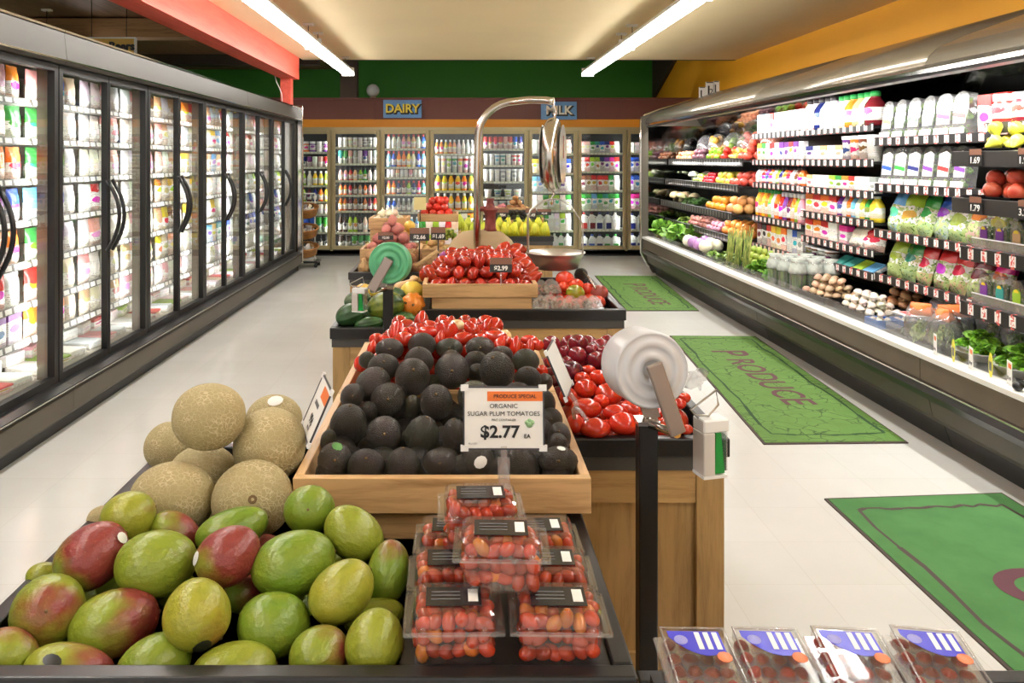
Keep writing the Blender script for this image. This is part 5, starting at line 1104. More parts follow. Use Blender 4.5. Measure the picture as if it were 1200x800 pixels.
CB=[(-.010,1.165,.715,'box of grape tomatoes in the front row, beside the mangoes',.02),(.147,1.165,.715,'box of grape tomatoes at the front corner by the black rail',-.02),
 (-.012,1.285,.715,'box of grape tomatoes in the middle row, against the mangoes',.03),(.146,1.285,.715,'box of grape tomatoes in the middle row, along the black rail',-.02),
 (-.01,1.405,.715,'box of grape tomatoes in the back row, against the mangoes',0),(.143,1.405,.715,'box of grape tomatoes in the back row, along the black rail',.02),
 (.062,1.21,.799,'box of grape tomatoes stacked on top, nearer the front',-.03),(.036,1.345,.799,'box of grape tomatoes stacked on top, below the bin',.03)]
for i,(x,y,z,lab,yaw) in enumerate(CB):
    clamshell(x,y,z,lab,yaw); top=i>5; nn=0; rr=random.Random(40+i)
    grid=[]
    for zz in (.016,.038,.060):
        for a in range(6):
            for c in range(4):
                vis = c==0 or zz>.05 or a in (0,5)
                if vis: grid.append((-.0465+a*.0186+rr.uniform(-.003,.003),-.030+c*.020+rr.uniform(-.003,.003)+.049,zz+rr.uniform(-.004,.005)))
    ca,sa=math.cos(yaw),math.sin(yaw)
    for (gx,gy,gz) in grid:
        if i in (2,3,4,5) and gz<.03: continue
        o=put(gt,'grape_tomato',(x+gx*ca-gy*sa,y+gx*sa+gy*ca,z+gz),.0135,vary((170,54,28) if rr.random()<.86 else (206,116,40),.14),'orange red grape tomato inside the '+lab.replace('box of grape tomatoes ','box '),'tomato','grape tomatoes in the '+lab[7:],sc=(.0152,.0152,.0152*rr.uniform(.95,1.12)))
tag(MB().box(-.09,.222,1.172,1.60,.672,.713).build('black_riser',m_blk),'black riser under the boxes of grape tomatoes','riser')

# ---- strawberry boxes at the corner
island(.30,.98,.62,1.37,.585,'low black table at the corner under the strawberry boxes',rim=.04)
m_blab=M_('blue label film',S(52,48,190),.3); m_straw=fruit('strawberry skin',.3,spk=S(230,170,120),bmp=.4,bs=9); me_straw=FM('fruit',[m_straw],[(0,-1),(.35,-.8),(.7,-.2),(.8,.3),(.6,.7),(.2,.85),(0,.85)],12)
def sbox(x,y,z,label,detail=True):
    w,d,h=.112,.18,.075; t=thing('strawberry_clamshell',label,'strawberry box',(x,y,z)); b=MB()
    b.prism([(-w/2*.9,0),(w/2*.9,0),(w/2,h*.62),(-w/2,h*.62)],-d/2,d/2).build('base',m_clear,t,.006,2)
    MB().box(-w/2-.004,w/2+.004,-d/2-.004,d/2+.004,h*.63,h*.69).build('flange',m_clear2,t,.003,1)
    b=MB(); b.box(-w/2*.93,w/2*.93,-d/2*.95,d/2*.95,h*.70,h); b.build('lid',m_clear,t,.008,2)
    a_,c_=w/2*.9,d/2*.92; MB().tube([(-a_,-c_,h),(a_,-c_,h),(a_,c_,h),(-a_,c_,h)],.0022,5,closed=True).build('lid_bead',m_clear2,t)
    if detail:
        arc=[(-.042,.075),(.040,.075),(.040,.028)]+[(.040-.082*q/8,.028+.02*math.sin(PI*q/8)*-1+.03*q/8) for q in range(1,8)]+[(-.042,.062)]
        MB().add([(px_,py_,h+.0006) for px_,py_ in arc]+[(px_,py_,h+.0001) for px_,py_ in arc],[tuple(range(len(arc))),tuple(reversed(range(len(arc),2*len(arc))))]).build('blue_label',m_blab,t)
        for q in range(3): MB().box(.0+q*.014,.008+q*.014,.034,.072,h+.0008,h+.0012).build('label_letter',m_paper,t)
        MB().lathe([(.011,h+.0003),(.0105,h+.001),(.0001,h+.001)],12,M=Matrix.Translation((-.024,.055,0))).build('label_swirl',m_lswirl,t)
        MB().lathe([(.012,h+.0003),(.011,h+.0013),(.0001,h+.0013)],9,M=Matrix.Translation((.034,.018,0))).build('label_berry',m_lberry,t)
    return t
m_lswirl=M_('pale label swirl',S(150,150,214),.4); m_lberry=M_('printed berry',S(226,130,90),.4)
for i,x in enumerate((.372,.487,.612,.737)):
    yw=(-.02,-.05,-.10,-.16)[i]; t=sbox(x,1.215,.617,'clear box of strawberries with a blue label, %s from the black post'%o_(i+1)); t['group']='strawberry boxes at the corner'
    Ms=Matrix.Translation((x,1.215,.620))@Matrix.Rotation(yw,4,'Z')@Matrix.Rotation(.10,4,'X'); t.matrix_world=Ms
    if i==0:
        t2=sbox(x-.012,1.22,.56,'lower box of strawberries under the one nearest the black post',False); t2.matrix_world=Matrix.Translation((x-.030,1.215,.611))@Matrix.Rotation(.10,4,'X'); t2.scale=(.96,.98,.80)
        for c_ in list(t2.children): bpy.data.objects.remove(c_)
        bpy.data.objects.remove(t2)
    rr=random.Random(i)
    for a in range(4):
        for c in range(6):
            for zz in (.018,.046):
                if zz<.03 and a!=0 and c!=5: continue
                p=Ms@Vector((-.036+a*.024+rr.uniform(-.002,.002),-.075+c*.030,zz)); r_=.0158
                put(me_straw,'strawberry',p,r_,vary((132,26,22),.22),'dark red strawberry inside the %s strawberry box from the black post'%o_(i+1),'strawberry','strawberries in the %s box from the black post'%o_(i+1))
tag(MB().box(.315,.80,1.12,1.325,.535,.606).build('black_riser',m_blk),'black riser under the strawberry boxes','riser')

# ---- bag rolls on posts
def bagroll(label,post_xy,ztop,pw,c,axis,r,L,colr,side,armdir,scale=1.0,box=None):
    """post, holder arm, roll and hanging tie dispenser"""
    x,y=post_xy
    t=thing('bag_roll_stand',label,'bag dispenser',(x,y,0)); O=Vector((x,y,0))
    MB().box(-pw/2,pw/2,-pw/2,pw/2,0,ztop).build('post',m_blkm,t,.003,1)
    MB().box(-pw/2-.1,pw/2+.1,-pw/2-.1,pw/2+.1,0,.012).build('base_plate',m_blkm,t)
    ax=Vector(axis).normalized(); c=Vector(c)-O
    q=ax.to_track_quat('Z','Y').to_matrix().to_4x4(); Mr=Matrix.Translation(c)@q
    prof=[(.02,.012),(r*.22,.012),(r*.24,.004),(r*.38,.003),(r*.40,.0045),(r*.56,.0045),(r*.58,.003),(r*.74,.003),(r*.76,.0045),(r*.90,.004),(r*.92,.001),(r*.98,.004),(r,.010),(r*1.0,L-.012),(r*.985,L-.006),(r*.94,L-.001),(r*.92,L-.003),(r*.78,L-.0035),(r*.76,L-.001),(r*.62,L),(r*.60,L-.003),(r*.44,L-.003),(r*.42,L-.001),(r*.26,L-.002),(r*.24,L-.014),(.02,L-.014)]
    MB().lathe(prof,40,M=Mr@Matrix.Translation((0,0,-L))).build('bag_roll',colr,t)
    b=MB()
    a=Vector(armdir); e0=c+ax*.018; e1=e0+a; n=ax; sd=a.cross(n).normalized(); wd=.019*scale
    def bar(p,q_,wd,th): return b.add([p-sd*wd,p+sd*wd,q_+sd*wd,q_-sd*wd,p-sd*wd+n*th,p+sd*wd+n*th,q_+sd*wd+n*th,q_-sd*wd+n*th],[(0,1,2,3),(7,6,5,4),(0,4,5,1),(1,5,6,2),(2,6,7,3),(3,7,4,0)])
    bar(e0-a.normalized()*.02,e1,wd,.012*scale); o=b.build('arm',m_armm,t,.004*scale,2)
    b=MB(); bar(c-ax*(L+.02),c-ax*(L+.02)+a,wd,.01); b.build('rear_arm',m_armm,t)
    MB().tube([c-ax*(L+.02),c+ax*.025],.008,8).build('spindle',m_steel,t)
    MB().tube([e1,Vector((0,0,ztop-.005))],.010*scale,8).build('bracket',m_steel,t)
    MB().box(-pw/2-.004,pw/2+.004,-pw/2-.004,pw/2+.004,ztop-.004,ztop+.006).build('post_cap',m_steel,t)
    MB().tube([c-ax*(L+.02)+a,Vector((0,0,ztop+.0))],.008*scale,8).build('rear_bracket',m_steel,t)
    return t
m_armm=M_('bronze grey metal',S(150,138,130),.35,metal=.45)
m_rollw=M_('white film roll',S(204,205,208),.32,bmp=.05,bs=60); m_rollg=M_('green film roll',S(88,172,124),.4,bmp=.05,bs=60)
Yr=1.80; cen=W(765,434,Yr); s=Yr/F
bagroll('white plastic bag roll on a black post in front of the tomatoes',(.448,1.92),.832,.045,cen,(.12,-.98,.10),45*s,.12,m_rollw,1,W(790,508,Yr)-W(765,436,Yr))
cen=W(455,308,3.30); s2=3.3/F
bagroll('green bag roll on a black post above the squashes',(-.31,3.40),.917,.042,cen,(-.15,-.97,.10),24.5*s2,.08,m_rollg,-1,W(441,336,3.3)-W(459,304,3.3),scale=1.1)
def tiebox(label,p,w,h,d,rot,sc=1):
    t=thing('tie_dispenser',label,'tie dispenser',p,rot)
    b=MB(); b.prism([(-w/2,h*.35),(-w/2,h),(w/2,h),(w/2,h*.62),(w*.1,h*.0),(-w*.15,-h*.0)],-d/2,d/2); 
    MB().box(-w/2,w/2,-d/2,d/2,h*.78,h).build('housing',m_whp,t,.003,1); MB().box(-w/2,-w*.05,-d/2,d/2,h*.05,h*.78).build('side_wall',m_chl,t,.002,1); MB().box(w*.38,w*.42,-d/2,d/2,h*.12,h*.78).build('guard',m_clear2,t); MB().box(-w/2,w*.42,-d/2,d/2,0,h*.05).build('foot_plate',m_whp,t)
    MB().prism([(w*-.02,h*.07),(w*.36,h*.07),(w*.22,h*.77),(w*.02,h*.77)],-d*.4,d*.4).build('tie_strip',m_grn,t)
    k=sc; MB().tube([(-w*.5,0,h*1.0),(-w*.8,0,h*1.15),(-w*.3,0,h*1.3),(w*.2,0,h*1.45),(w*.3,0,h*1.2),(-w*.1,0,h*1.02),(-w*.6,0,h*1.05)],.0028*sc,6).build('wire_loop',m_wire,t)
    return t
m_chl=M_('pale grey plastic',S(206,202,196),.4)
p=W(833,556,1.86); tiebox('white dispenser of green twist ties clipped to the table corner beside the white roll',(p.x,1.86,p.z),.066,.135,.05,(0,0,.25))
p=W(422,365,3.36); tiebox('small grey dispenser of green twist ties beside the green roll',(p.x,3.36,p.z),.06,.10,.04,(0,0,-.3),.8)
m_film=clear('loose film',(.97,.97,.97,1),.2,.2,.25)
b=MB(); rr=random.Random(2); n=7; vs=[]; A=W(806,440,1.9); 
for j in range(n+1):
    for i in range(n+1): vs.append((A.x-.005+.05*i/n+rr.uniform(-.004,.004),1.93-.09*j/n*.5+rr.uniform(-.012,.012),A.z+.0+.065*j/n*(1-.3*abs(i/n-.5))-.04+rr.uniform(-.004,.004)))
b.add(vs,[(j*(n+1)+i,j*(n+1)+i+1,(j+1)*(n+1)+i+1,(j+1)*(n+1)+i) for j in range(n) for i in range(n)],0,True)
tag(b.build('loose_bag',m_film),'crumpled clear bag end hanging beside the white roll','bag')

# ================================================================== third group: squashes and tomatoes
SQ=[(410,369,17,14,20,3.62,(52,92,50),'deep green acorn squash at the outer front corner','squash'),(452,358,22,17,10,3.68,(120,130,44),'green and yellow ribbed squash behind the black post','squash'),(461,348,15,12,0,3.86,(90,110,84),'grey green squash behind the ribbed one','squash'),(419,351,16,11,15,3.92,(96,112,84),'grey green squash behind the dispenser','squash'),
(432,379,17,8,10,3.60,(60,100,50),'green squash lying low with an orange patch','squash'),(474,375,14,10,0,3.62,(70,104,44),'dark green squash low beside the post','squash'),(484,357,13,13,0,3.72,(236,140,50),'small orange ribbed pumpkin','pumpkin'),(483,341,14,12,0,3.95,(244,216,92),'bright yellow round melon','ball'),
(476,332,17,9,25,4.08,(232,190,140),'pale beige butternut squash','butternut'),(490,328,10,9,0,4.12,(232,190,140),'second beige butternut squash against the wooden bin','butternut'),(441,341,15,10,0,4.0,(240,208,80),'yellow squash under the green roll','ball'),(426,340,10,8,0,4.1,(228,196,100),'small yellow squash at the outer rail','ball'),(500,372,9,9,0,3.7,(60,80,44),'green squash stub at the inner rail','squash')]
for (px,py,rx,ry,ang,Y,c,lab,kd) in SQ:
    if px<493: fr(Fm[kd],'squash' if kd!='pumpkin' else 'pumpkin','squash',px,py,rx,ry,ang,Y,c,lab,None,0,'face' if kd=='pumpkin' else 'major')
for a in FR: a['group']='squashes on the lower table'
settle(FR,40,.85,.2); emit_fruit(FR); FR=[]
heap('squash','squash','squash',-.54,-.22,3.65,4.38,.672,.055,(60,90,50),'green squash in the bottom layer of the lower table','squashes in the bottom layer',1)
riser(-.135,.33,3.70,4.5,.732,.823,'oak riser block under the wooden bin of tomatoes')
bin_(-.178,.357,3.69,4.30,.825,.062,'wooden bin of plum tomatoes with a $2.99 card')
# tomatoes heaped
n=0
TB=[(515,315),(528,318),(545,316),(560,317),(578,317),(592,320),(607,319),(620,320),(508,323),(540,325),(556,326),(600,326),(572,308),(560,302),(548,307),(590,311),(604,309),(616,312),(575,298),(585,302),(600,299),(612,303),(565,296),(532,308),(520,308),(606,293),(590,293),(624,326),(500,320),(580,326)]
TB.sort()
for q,(px,py) in enumerate(TB):
    c=(230,150,44) if py>322 and 512<px<550 else (176,50,26)
    fr(Fm['roma' if q%3 else 'tomato'],'tomato','tomato',px,py,11,8.5,R.choice((-50,-20,0,30,60)),3.80+.5*(330-py)/45,vary(c,.08),'%s tomato in the wooden bin by the scale, %s along'%('orange' if c[0]>220 else 'red',o_(q+1)),'tomatoes in the wooden bin by the scale',0,'major')
settle(FR,50,.85,.12); emit_fruit(FR); FR=[]
heap('roma','tomato','tomato',-.15,.33,3.72,4.27,.846,.034,(176,42,28),'red tomato in the lower layers of the bin by the scale','tomatoes in the lower layers of the bin by the scale',3)
def blackcard(label,px0,px1,py0,py1,Y,txt,stick=None,hdr=True):
    a=W(px0,py1,Y); c=W(px1,py0,Y); w=c.x-a.x; h=c.z-a.z; M=frame(((a.x+c.x)/2,Y,a.z),(1,0,0),(0,.15,1)); t=thing('price_card',label,'price card'); t.matrix_world=M
    MB().box(-w/2,w/2,0,h*(.55 if hdr else 1),-.003,0).build('card',m_blkcard,t)
    if hdr: MB().box(-w/2,w/2,h*.55,h,-.003,0).build('header',m_brcard,t)
    text(txt,h*.42,m_paper,t,Matrix.Translation((0,h*.27,.001)),.0004,.0012*h/.08,sx=1.0)
    if stick: MB().tube([(0,0,-.002),(0,-stick,-.002)],.005,6).build('stick',m_clear2 if stick<.07 else m_blkm,t)
    return t
blackcard('black and brown card reading 2.99 on the wooden bin by the scale',574,600,302,319,3.66,'$2.99',.06)
# herb packs and odd fruit on the raised table
def fig(px,py,Y,lab,tilt):
    p=W(px,py,Y); t=thing('snack_clamshell',lab,'clear pack',(p.x,Y,p.z),(tilt,0,R.uniform(-.15,.15))); w=.04
    b=MB(); b.prism([(-w,0),(w,0),(w*1.05,.025),(w*.8,.075),(w*.3,.095),(-w*.3,.095),(-w*.8,.075),(-w*1.05,.025)],-.022,.022).build('shell',m_clear2,t)
    b=MB(); rr=random.Random(int(px))
    for q in range(22): b.ball((rr.uniform(-.028,.028),rr.uniform(-.012,.012),rr.uniform(.012,.075)),rr.uniform(.006,.010),6,4)
    o=b.build('dried_fruit',m_spud,t); o.color=S(120,84,56); return t
for i,(px,py,Y,tl) in enumerate(((622,362,3.72,-.3),(633,362,3.72,-.3),(644,362,3.74,-.25),(655,362,3.70,-.5),(669,362,3.70,-.5),(683,362,3.70,-.5),(697,362,3.70,-.5),(633,348,3.9,-.9),(648,347,3.9,-.9))):
    p=W(px,py,Y); o=fig(px,py,Y,'small clear pack of brown dried fruit beside the tomato bin, %s along'%o_(i+1),tl); o['group']='small clear packs on the raised table'
    if i<7: o.location.z=.735
for (px,py,r,Y,c,nm,lab,kd) in ((662,327,11,4.05,(214,60,36),'tomato','big ribbed red tomato behind the clear packs','tomato'),(660,336,7,3.98,(220,70,40),'tomato','small red tomato under the ribbed one','tomato'),(674,343,11,3.92,(140,150,44),'tomato','half green heirloom tomato','tomato'),(675,334,9,4.0,(218,70,40),'tomato','red tomato behind the half green one','tomato'),(688,338,8,4.0,(206,54,36),'tomato','round red tomato next to the dark pear','tomato'),(702,343,11,3.98,(150,70,60),'pear','reddish brown pear at the rail','apple'),(681,321,8,4.2,(50,50,46),'avocado','dark avocado by the far rail','avo'),(690,331,6,4.15,(60,56,50),'avocado','small dark avocado behind the red ones','avo')):
    fr(Fm[kd],nm,nm,px,py,r,r*.92,0,Y,c,lab,'odd fruit on the raised table',0,'facet')
emit_fruit(FR); FR=[]
heap('tomato','tomato','tomato',.38,.72,3.80,4.3,.732,.036,(200,60,40),'red tomato in the bottom layer beside the clear packs','tomatoes in the bottom layer of the raised table',1)
tag(MB().tube([W(684,318,4.1),W(692,328,4.0),W(698,338,3.95)],.006,6).build('tongs',m_steel),'thin steel tongs lying by the dark avocado','tongs')

# ---- hanging scale with its gantry
YS=4.35
t=thing('hanging_scale','chrome hanging produce scale on an arched pole above the tomato bin','scale',(0,0,0))
pts=[W(559,345,YS),W(559,200,YS),W(560,165,YS)]
for q in range(0,9):
    a=PI-(PI/2)*q/8; pts.append(W(603+43*math.cos(a),162-43*math.sin(a),YS))
pts+=[W(620,117,YS-.05),W(640,117.5,YS-.08),W(648,119,YS-.1)]
MB().tube(pts,.0205,12).build('pole',m_steel,t)
MB().tube([W(648,114,YS-.1),W(649,124,YS-.1),W(652,130,YS-.1),W(650,138,YS-.1),W(648,140,YS-.1)],.007,8).build('top_hook',m_chrome,t)
c=W(648,181,YS-.1); sy=(YS-.1)/F
b=MB(); Mx=Matrix.Translation(c)@Matrix.Rotation(math.radians(74),4,'Z')
rim=MB().lathe([(.001,-.05),(.10,-.05),(.150,-.035),(.165,-.02),(.168,0),(.165,.02),(.150,.035),(.10,.05),(.001,.05)],40,M=Mx@Matrix.Rotation(PI/2,4,'X')@Matrix.Diagonal((.92,1.18,1,1))); rim.build('scale_body',m_steel,t)
for s_ in (-1,1): MB().lathe([(.001,0),(.13,0),(.135,.003)],36,M=Mx@Matrix.Translation((0,s_*.052,0))@Matrix.Rotation(-s_*PI/2,4,'X')@Matrix.Diagonal((.92,1.18,1,1))).build('dial_glass',m_dialg:=M_('dial face %d'%s_,S(206,204,198),.15,metal=.35),t)
MB().box(-.004,.004,-.058,-.055,-.02,.10,0,Mx).build('dial_needle',m_redn,t)
MB().tube([W(648,222,YS-.1),W(649,228,YS-.1),W(646,232,YS-.1),W(648,236,YS-.1),W(647,240,YS-.1)],.006,8).build('bottom_hook',m_chrome,t)
pc_=W(651,297,YS-.12); pr_=.155
MB().tube([W(619,300,YS-.12),W(618.5,255,YS-.12),W(622,246,YS-.12),W(638,235,YS-.11),W(647,233,YS-.1)],.006,6).build('bail_wire',m_wire,t)
MB().tube([W(683,300,YS-.12),W(683,262,YS-.12),W(668,240,YS-.12),W(657,234,YS-.11),W(647,233,YS-.1)],.004,6).build('bail_wire',m_wire,t)
Mp=Matrix.Translation((pc_.x,YS-.12,pc_.z))
MB().lathe([(.001,-.082),(.10,-.080),(.118,-.074),(.138,-.02),(.150,.0),(.158,.006),(.158,.010),(.150,.008),(.134,-.016),(.112,-.068),(.001,-.074)],44,M=Mp).build('pan',M_('pan steel',S(206,202,194),.36,metal=.9),t)
# burlap sack with a gathered red neck
ps=W(562,318,4.28); t=thing('burlap_sack','tan burlap sack with a gathered red neck standing behind the tomato bin','sack',(ps.x,4.42,.80)); k=(1,.62)
MB().lathe([(.12,0),(.19,.01),(.20,.07),(.185,.15),(.15,.22),(.10,.265),(.045,.275)],28,M=Matrix.Translation((.015,0,0))@Matrix.Diagonal((1.08,.5,1,1)),lobes=9,la=.03).build('sack',m_burl,t)
MB().lathe([(.034,.27),(.028,.29),(.027,.36),(.040,.385),(.046,.39),(.026,.40),(.016,.43),(.022,.45)],18,M=Matrix.Translation((.062,0,0)),lobes=9,la=.12).build('neck',m_redn,t)
MB().tube([(.06,0,.385),(.03,-.02,.395),(-.01,-.02,.39)],.014,8).build('twisted_tie',m_redn,t)
MB().box(-.2,.2,-.09,.09,-.068,0).build('stand',m_bin,t)

# ================================================================== potato and onion table
def lay(kind,name,cat,pts,r,Y,c,labf,group,rot='major'):
    for i,(px,py) in enumerate(pts): fr(Fm[kind],name,cat,px,py,r*R.uniform(.9,1.1),r*.85,R.uniform(-40,40),Y+(0),vary(c,.1),labf(i),group,R.uniform(0,.02),rot)
    settle(FR,30,.85,.15); emit_fruit(FR); FR.clear()
Tf='potato and onion table'
heap('spud','russet_potato','potato',-.71,-.48,5.32,5.75,.685,.052,(176,136,92),'brown russet potato heaped at the outer corner of the potato table','russet potatoes',3)
bin_(-.735,-.30,5.80,6.25,.73,.085,'wooden bin of red potatoes on the potato table'); riser(-.71,-.31,5.80,6.9,.6705,.728,'oak riser under the potato and garlic bins')
heap('spud','red_potato','potato',-.70,-.33,5.83,6.2,.77,.045,(206,128,120),'pink red potato heaped in the wooden bin below the garlic','red potatoes',4)
bin_(-.73,-.42,6.30,6.65,.92,.085,'small wooden bin of garlic above the red potatoes'); riser(-.72,-.43,6.32,6.63,.73,.918,'oak block under the garlic bin')
heap('garlic','garlic_bulb','garlic',-.70,-.45,6.33,6.62,.96,.032,(236,226,200),'white garlic bulb heaped in the small wooden bin','garlic bulbs',2,rot='up')
for i,(px,py,c) in enumerate(((480,265,(234,190,84)),(477,272,(226,176,80)))): put(Fm['orange'],'gourd',W(px,py,6.2+.12*i),.045,c,['yellow gourd beside the garlic bin','smaller yellow gourd just below the other one'][i],'gourd','gourds beside the garlic bin')
blackcard('black card reading 2.00 on the red potatoes',443,461,272,281,5.70,'$2.00',.05)
blackcard('black and brown card reading 2.66 on a stand beside the red potatoes',480,503,267,282,5.40,'$2.66',.14)
blackcard('black and brown card reading 1.69 tilted above the ginger',505,522,266,281,5.44,'$1.69',.14)
bin_(-.30,-.03,5.62,5.95,.76,.075,'small wooden bin of pale ginger and fingerlings'); riser(-.29,-.04,5.62,5.95,.673,.758,'oak block under the ginger bin')
heap('spud','fingerling_potato','potato',-.275,-.06,5.65,5.92,.79,.032,(226,186,126),'pale yellow fingerling potato in the small wooden bin','fingerling potatoes',2,rot='flat')
heap('spud','sweet_potato','potato',-.44,-.20,5.33,5.60,.685,.048,(158,110,72),'brown sweet potato heaped beside the green roll','sweet potatoes',2)
heap('onion','red_onion','onion',-.20,-.04,5.33,5.6,.70,.042,(140,60,130),'purple red onion heaped beside the burlap sack','red onions',3,rot='up')
leafs([(-.13+.06*(i%2),5.75+.07*i,.90) for i in range(4)],'green_onion','green onion',lambda i:'yellow green onion tops above the red onions, %s along'%o_(i+1),'green onion tops',.07,(170,180,60),L_small,1.0)
b=MB(); A=W(487,312,5.2); B=W(513,294,5.2); tag(b.tube([A,B],.014,8).build('wooden_scoop',m_bin),'pale wooden scoop handle slanting across the brown potatoes','scoop')
# tomatoes on the vine high behind, over salad packs
bin_(-.36,-.02,6.62,7.0,.955,.06,'high wooden bin of red vine tomatoes behind the price cards'); riser(-.35,-.03,6.64,6.98,.673,.953,'oak block under the high bin of vine tomatoes')
heap('tomato','vine_tomato','tomato',-.34,-.04,6.64,6.98,.985,.034,(216,50,36),'red vine tomato heaped in the high wooden bin','vine tomatoes',3)
t=thing('sign_card','cream card on a stick beside the vine tomatoes','sign',W(492,246,6.58)); MB().box(-.05,.05,0,.003,0,.105).build('card',M_('cream card',S(236,224,160),.5),t); MB().tube([(0,.002,-.12),(0,.002,0)],.004,6).build('stick',m_blkm,t); t.location.y=6.6
row(P_bag,W(492,277,6.35),W(536,277,6.35),6,0,['green','white','lime','white','red','cream'],lambda c,i:'%s and white produce pack in front of the vine tomato bin, %s along'%(c,o_(i+1)),'produce_pack','produce pack','packs in front of the vine tomatoes',scl=(.45,.8,.62),tilt=-.2)
row(P_bag,(-.28,6.3,.70),(-.05,6.3,.70),3,0,['lime','cream','white'],lambda c,i:'%s wrapped greens standing behind the ginger bin, %s of three'%(c,o_(i+1)),'produce_pack','produce pack','wrapped greens behind the ginger bin',scl=(.6,.9,.9),tilt=-.1)

# ================================================================== bananas
def banana_bunch():
    t=thing('banana_bunch','x','bananas'); 
    for q in range(5):
        a=-.5+q*.25; pts=[]; rs=[]
        for u in range(9):
            v=u/8; th=-.2+v*1.5; x=.085*math.sin(th*.9)+.0; z=.155*(1-v)+.0; y=-.06*math.sin(PI*v*.9)-.01
            pts.append((math.sin(a)*(.02+.05*v)+a*.03*v, y*math.cos(a)-.0,z)); rs.append([.006,.008,.014,.018,.0195,.0195,.018,.013,.005][u])
        o=MB().tube(pts,rs,7).build('banana',m_ban,t)
    MB().lathe([(.012,.15),(.016,.16),(.014,.175)],8,M=Matrix.Translation((0,-.01,0))).build('crown',m_stemg,t); return t
m_ban=fruit('banana skin',.4,second=S(196,206,60),lo=.4,hi=.7,ns=9)
bb=banana_bunch(); k=0
riser(.035,.87,7.84,8.3,.672,.70,'low oak step under the banana bunches')
for q in range(17):
    x=.03+.05*q+R.uniform(-.01,.01); tier=q%2; M=Matrix.Translation((x,7.88+.13*tier,.70+.035*tier))@Matrix.Rotation(R.uniform(-.35,.35),4,'Z')@Matrix.Rotation(-.15,4,'X')
    lab='yellow green banana bunch, %s from the pole side of the banana table'%o_(q+1); c=vary((214,210,50) if q>5 else (186,204,50),.06)
    if q==0: bb.matrix_world=M; bb['label']=lab; bb['group']='banana bunches'; o=bb
    else: o=dup(bb,M,lab,'banana bunches')
    for ch in o.children: ch.color=S(*c)
for i in range(4):
    M=Matrix.Translation((-.02-.05*i,7.55,.80))@Matrix.Rotation(R.uniform(-.35,.35),4,'Z'); o=dup(bb,M,'greener banana bunch beside the burlap sack, %s of four'%o_(i+1),'greener banana bunches')
    for ch in o.children: ch.color=S(*vary((180,204,50),.05))
riser(-.25,.0,7.45,7.72,.0,.80,'oak stand carrying the greener bananas')
bin_(.28,.89,8.22,8.55,.79,.055,'wooden bin of avocados above the bananas'); riser(.29,.87,8.32,8.54,.672,.788,'oak block under the far avocado bin')
heap('avo','avocado','avocado',.30,.87,8.24,8.53,.82,.036,(56,52,50),'dark avocado in the far bin above the bananas','avocados in the far bin',2)
bin_(.38,.74,8.6,8.9,.90,.05,'small wooden bin of brown kiwi and potatoes at the very back'); riser(.39,.73,8.62,8.86,.672,.898,'oak block under the kiwi bin')
heap('spud','kiwi','kiwi',.50,.72,8.62,8.88,.92,.034,(178,130,80),'brown kiwi heaped at the very back of the banana table','kiwis',4)
heap('onion','turnip','turnip',.40,.50,8.62,8.88,.92,.034,(206,120,130),'pink turnip heaped beside the kiwis','turnips',3)
blackcard('black card on the far avocados by the pole',582,596,244,255,8.15,'89\u00a2',.04); blackcard('black card in the middle of the far avocados',616,628,244,255,8.15,'$1.49',.04); blackcard('black card at the outer end of the far avocados',630,646,245,252,8.15,'$2.49',.07)

# ================================================================== basket rack by the freezer end
t=thing('basket_rack','slim white rack on a black dolly carrying three wicker baskets','rack',(-2.13,10.98,0))
MB().box(-.16,.18,-.14,.14,.06,.085).build('dolly',m_blkm,t)
for sx in (-.13,.15):
    for sy in (-.11,.11): MB().lathe([(.001,0),(.022,.005),(.022,.035),(.012,.06)],10,M=Matrix.Translation((sx,sy,0))).build('caster',m_blkm,t)
MB().box(-.13,.12,-.1,.1,.085,.11).build('shoe',m_whp,t)
for sx in (-.12,.1): MB().tube([(sx,.1,.1),(sx,.1,1.0)],.009,6).build('upright',m_white,t)
MB().tube([(-.12,.1,1.0),(.1,.1,1.0)],.009,6).build('crossbar',m_white,t)
for i,z in enumerate((.70,.42,.17)):
    k=thing('wicker_basket',['top wicker basket of wrapped goods on the rack by the freezers','middle wicker basket of dark packets on the rack by the freezers','lowest wicker basket of the rack by the freezers'][i],'basket',(-2.12,10.84,z),(.35,0,0))
    b=MB().lathe([(.12,0),(.155,.02),(.185,.13),(.195,.135),(.185,.14),(.172,.125),(.145,.03),(.02,.02)],28,M=Matrix.Diagonal((1,.72,1,1)),lobes=14,la=.02); b.build('bowl',m_wick,k)
    MB().tube([(.19*math.cos(a),.137*math.sin(a),.137) for a in [2*PI*q/24 for q in range(24)]],.011,6,closed=True).build('rim',m_wick,k)
    for q in range(5):
        o=bpy.data.objects.new('snack_packet',P_bag[q%3]); C.objects.link(o); o.location=(-2.22+.05*q,10.83+R.uniform(-.02,.02),z+.07); o.rotation_euler=(R.uniform(-.9,.3),R.uniform(-.4,.4),R.uniform(-1,1)); o.scale=(.6,.7,.5); o.color=pc(['white','tan','grey','cream','black'][(q+i)%5] if i!=1 else ['black','grey','dark brown','grey','black'][q])
        tag(o,'%s packet, %s along in the %s wicker basket'%(['white','tan','grey','cream','black'][(q+i)%5] if i!=1 else ['black','grey','dark brown','grey','black'][q],o_(q+1),['top','middle','lowest'][i]),'packet','packets in the %s wicker basket'%['top','middle','lowest'][i])

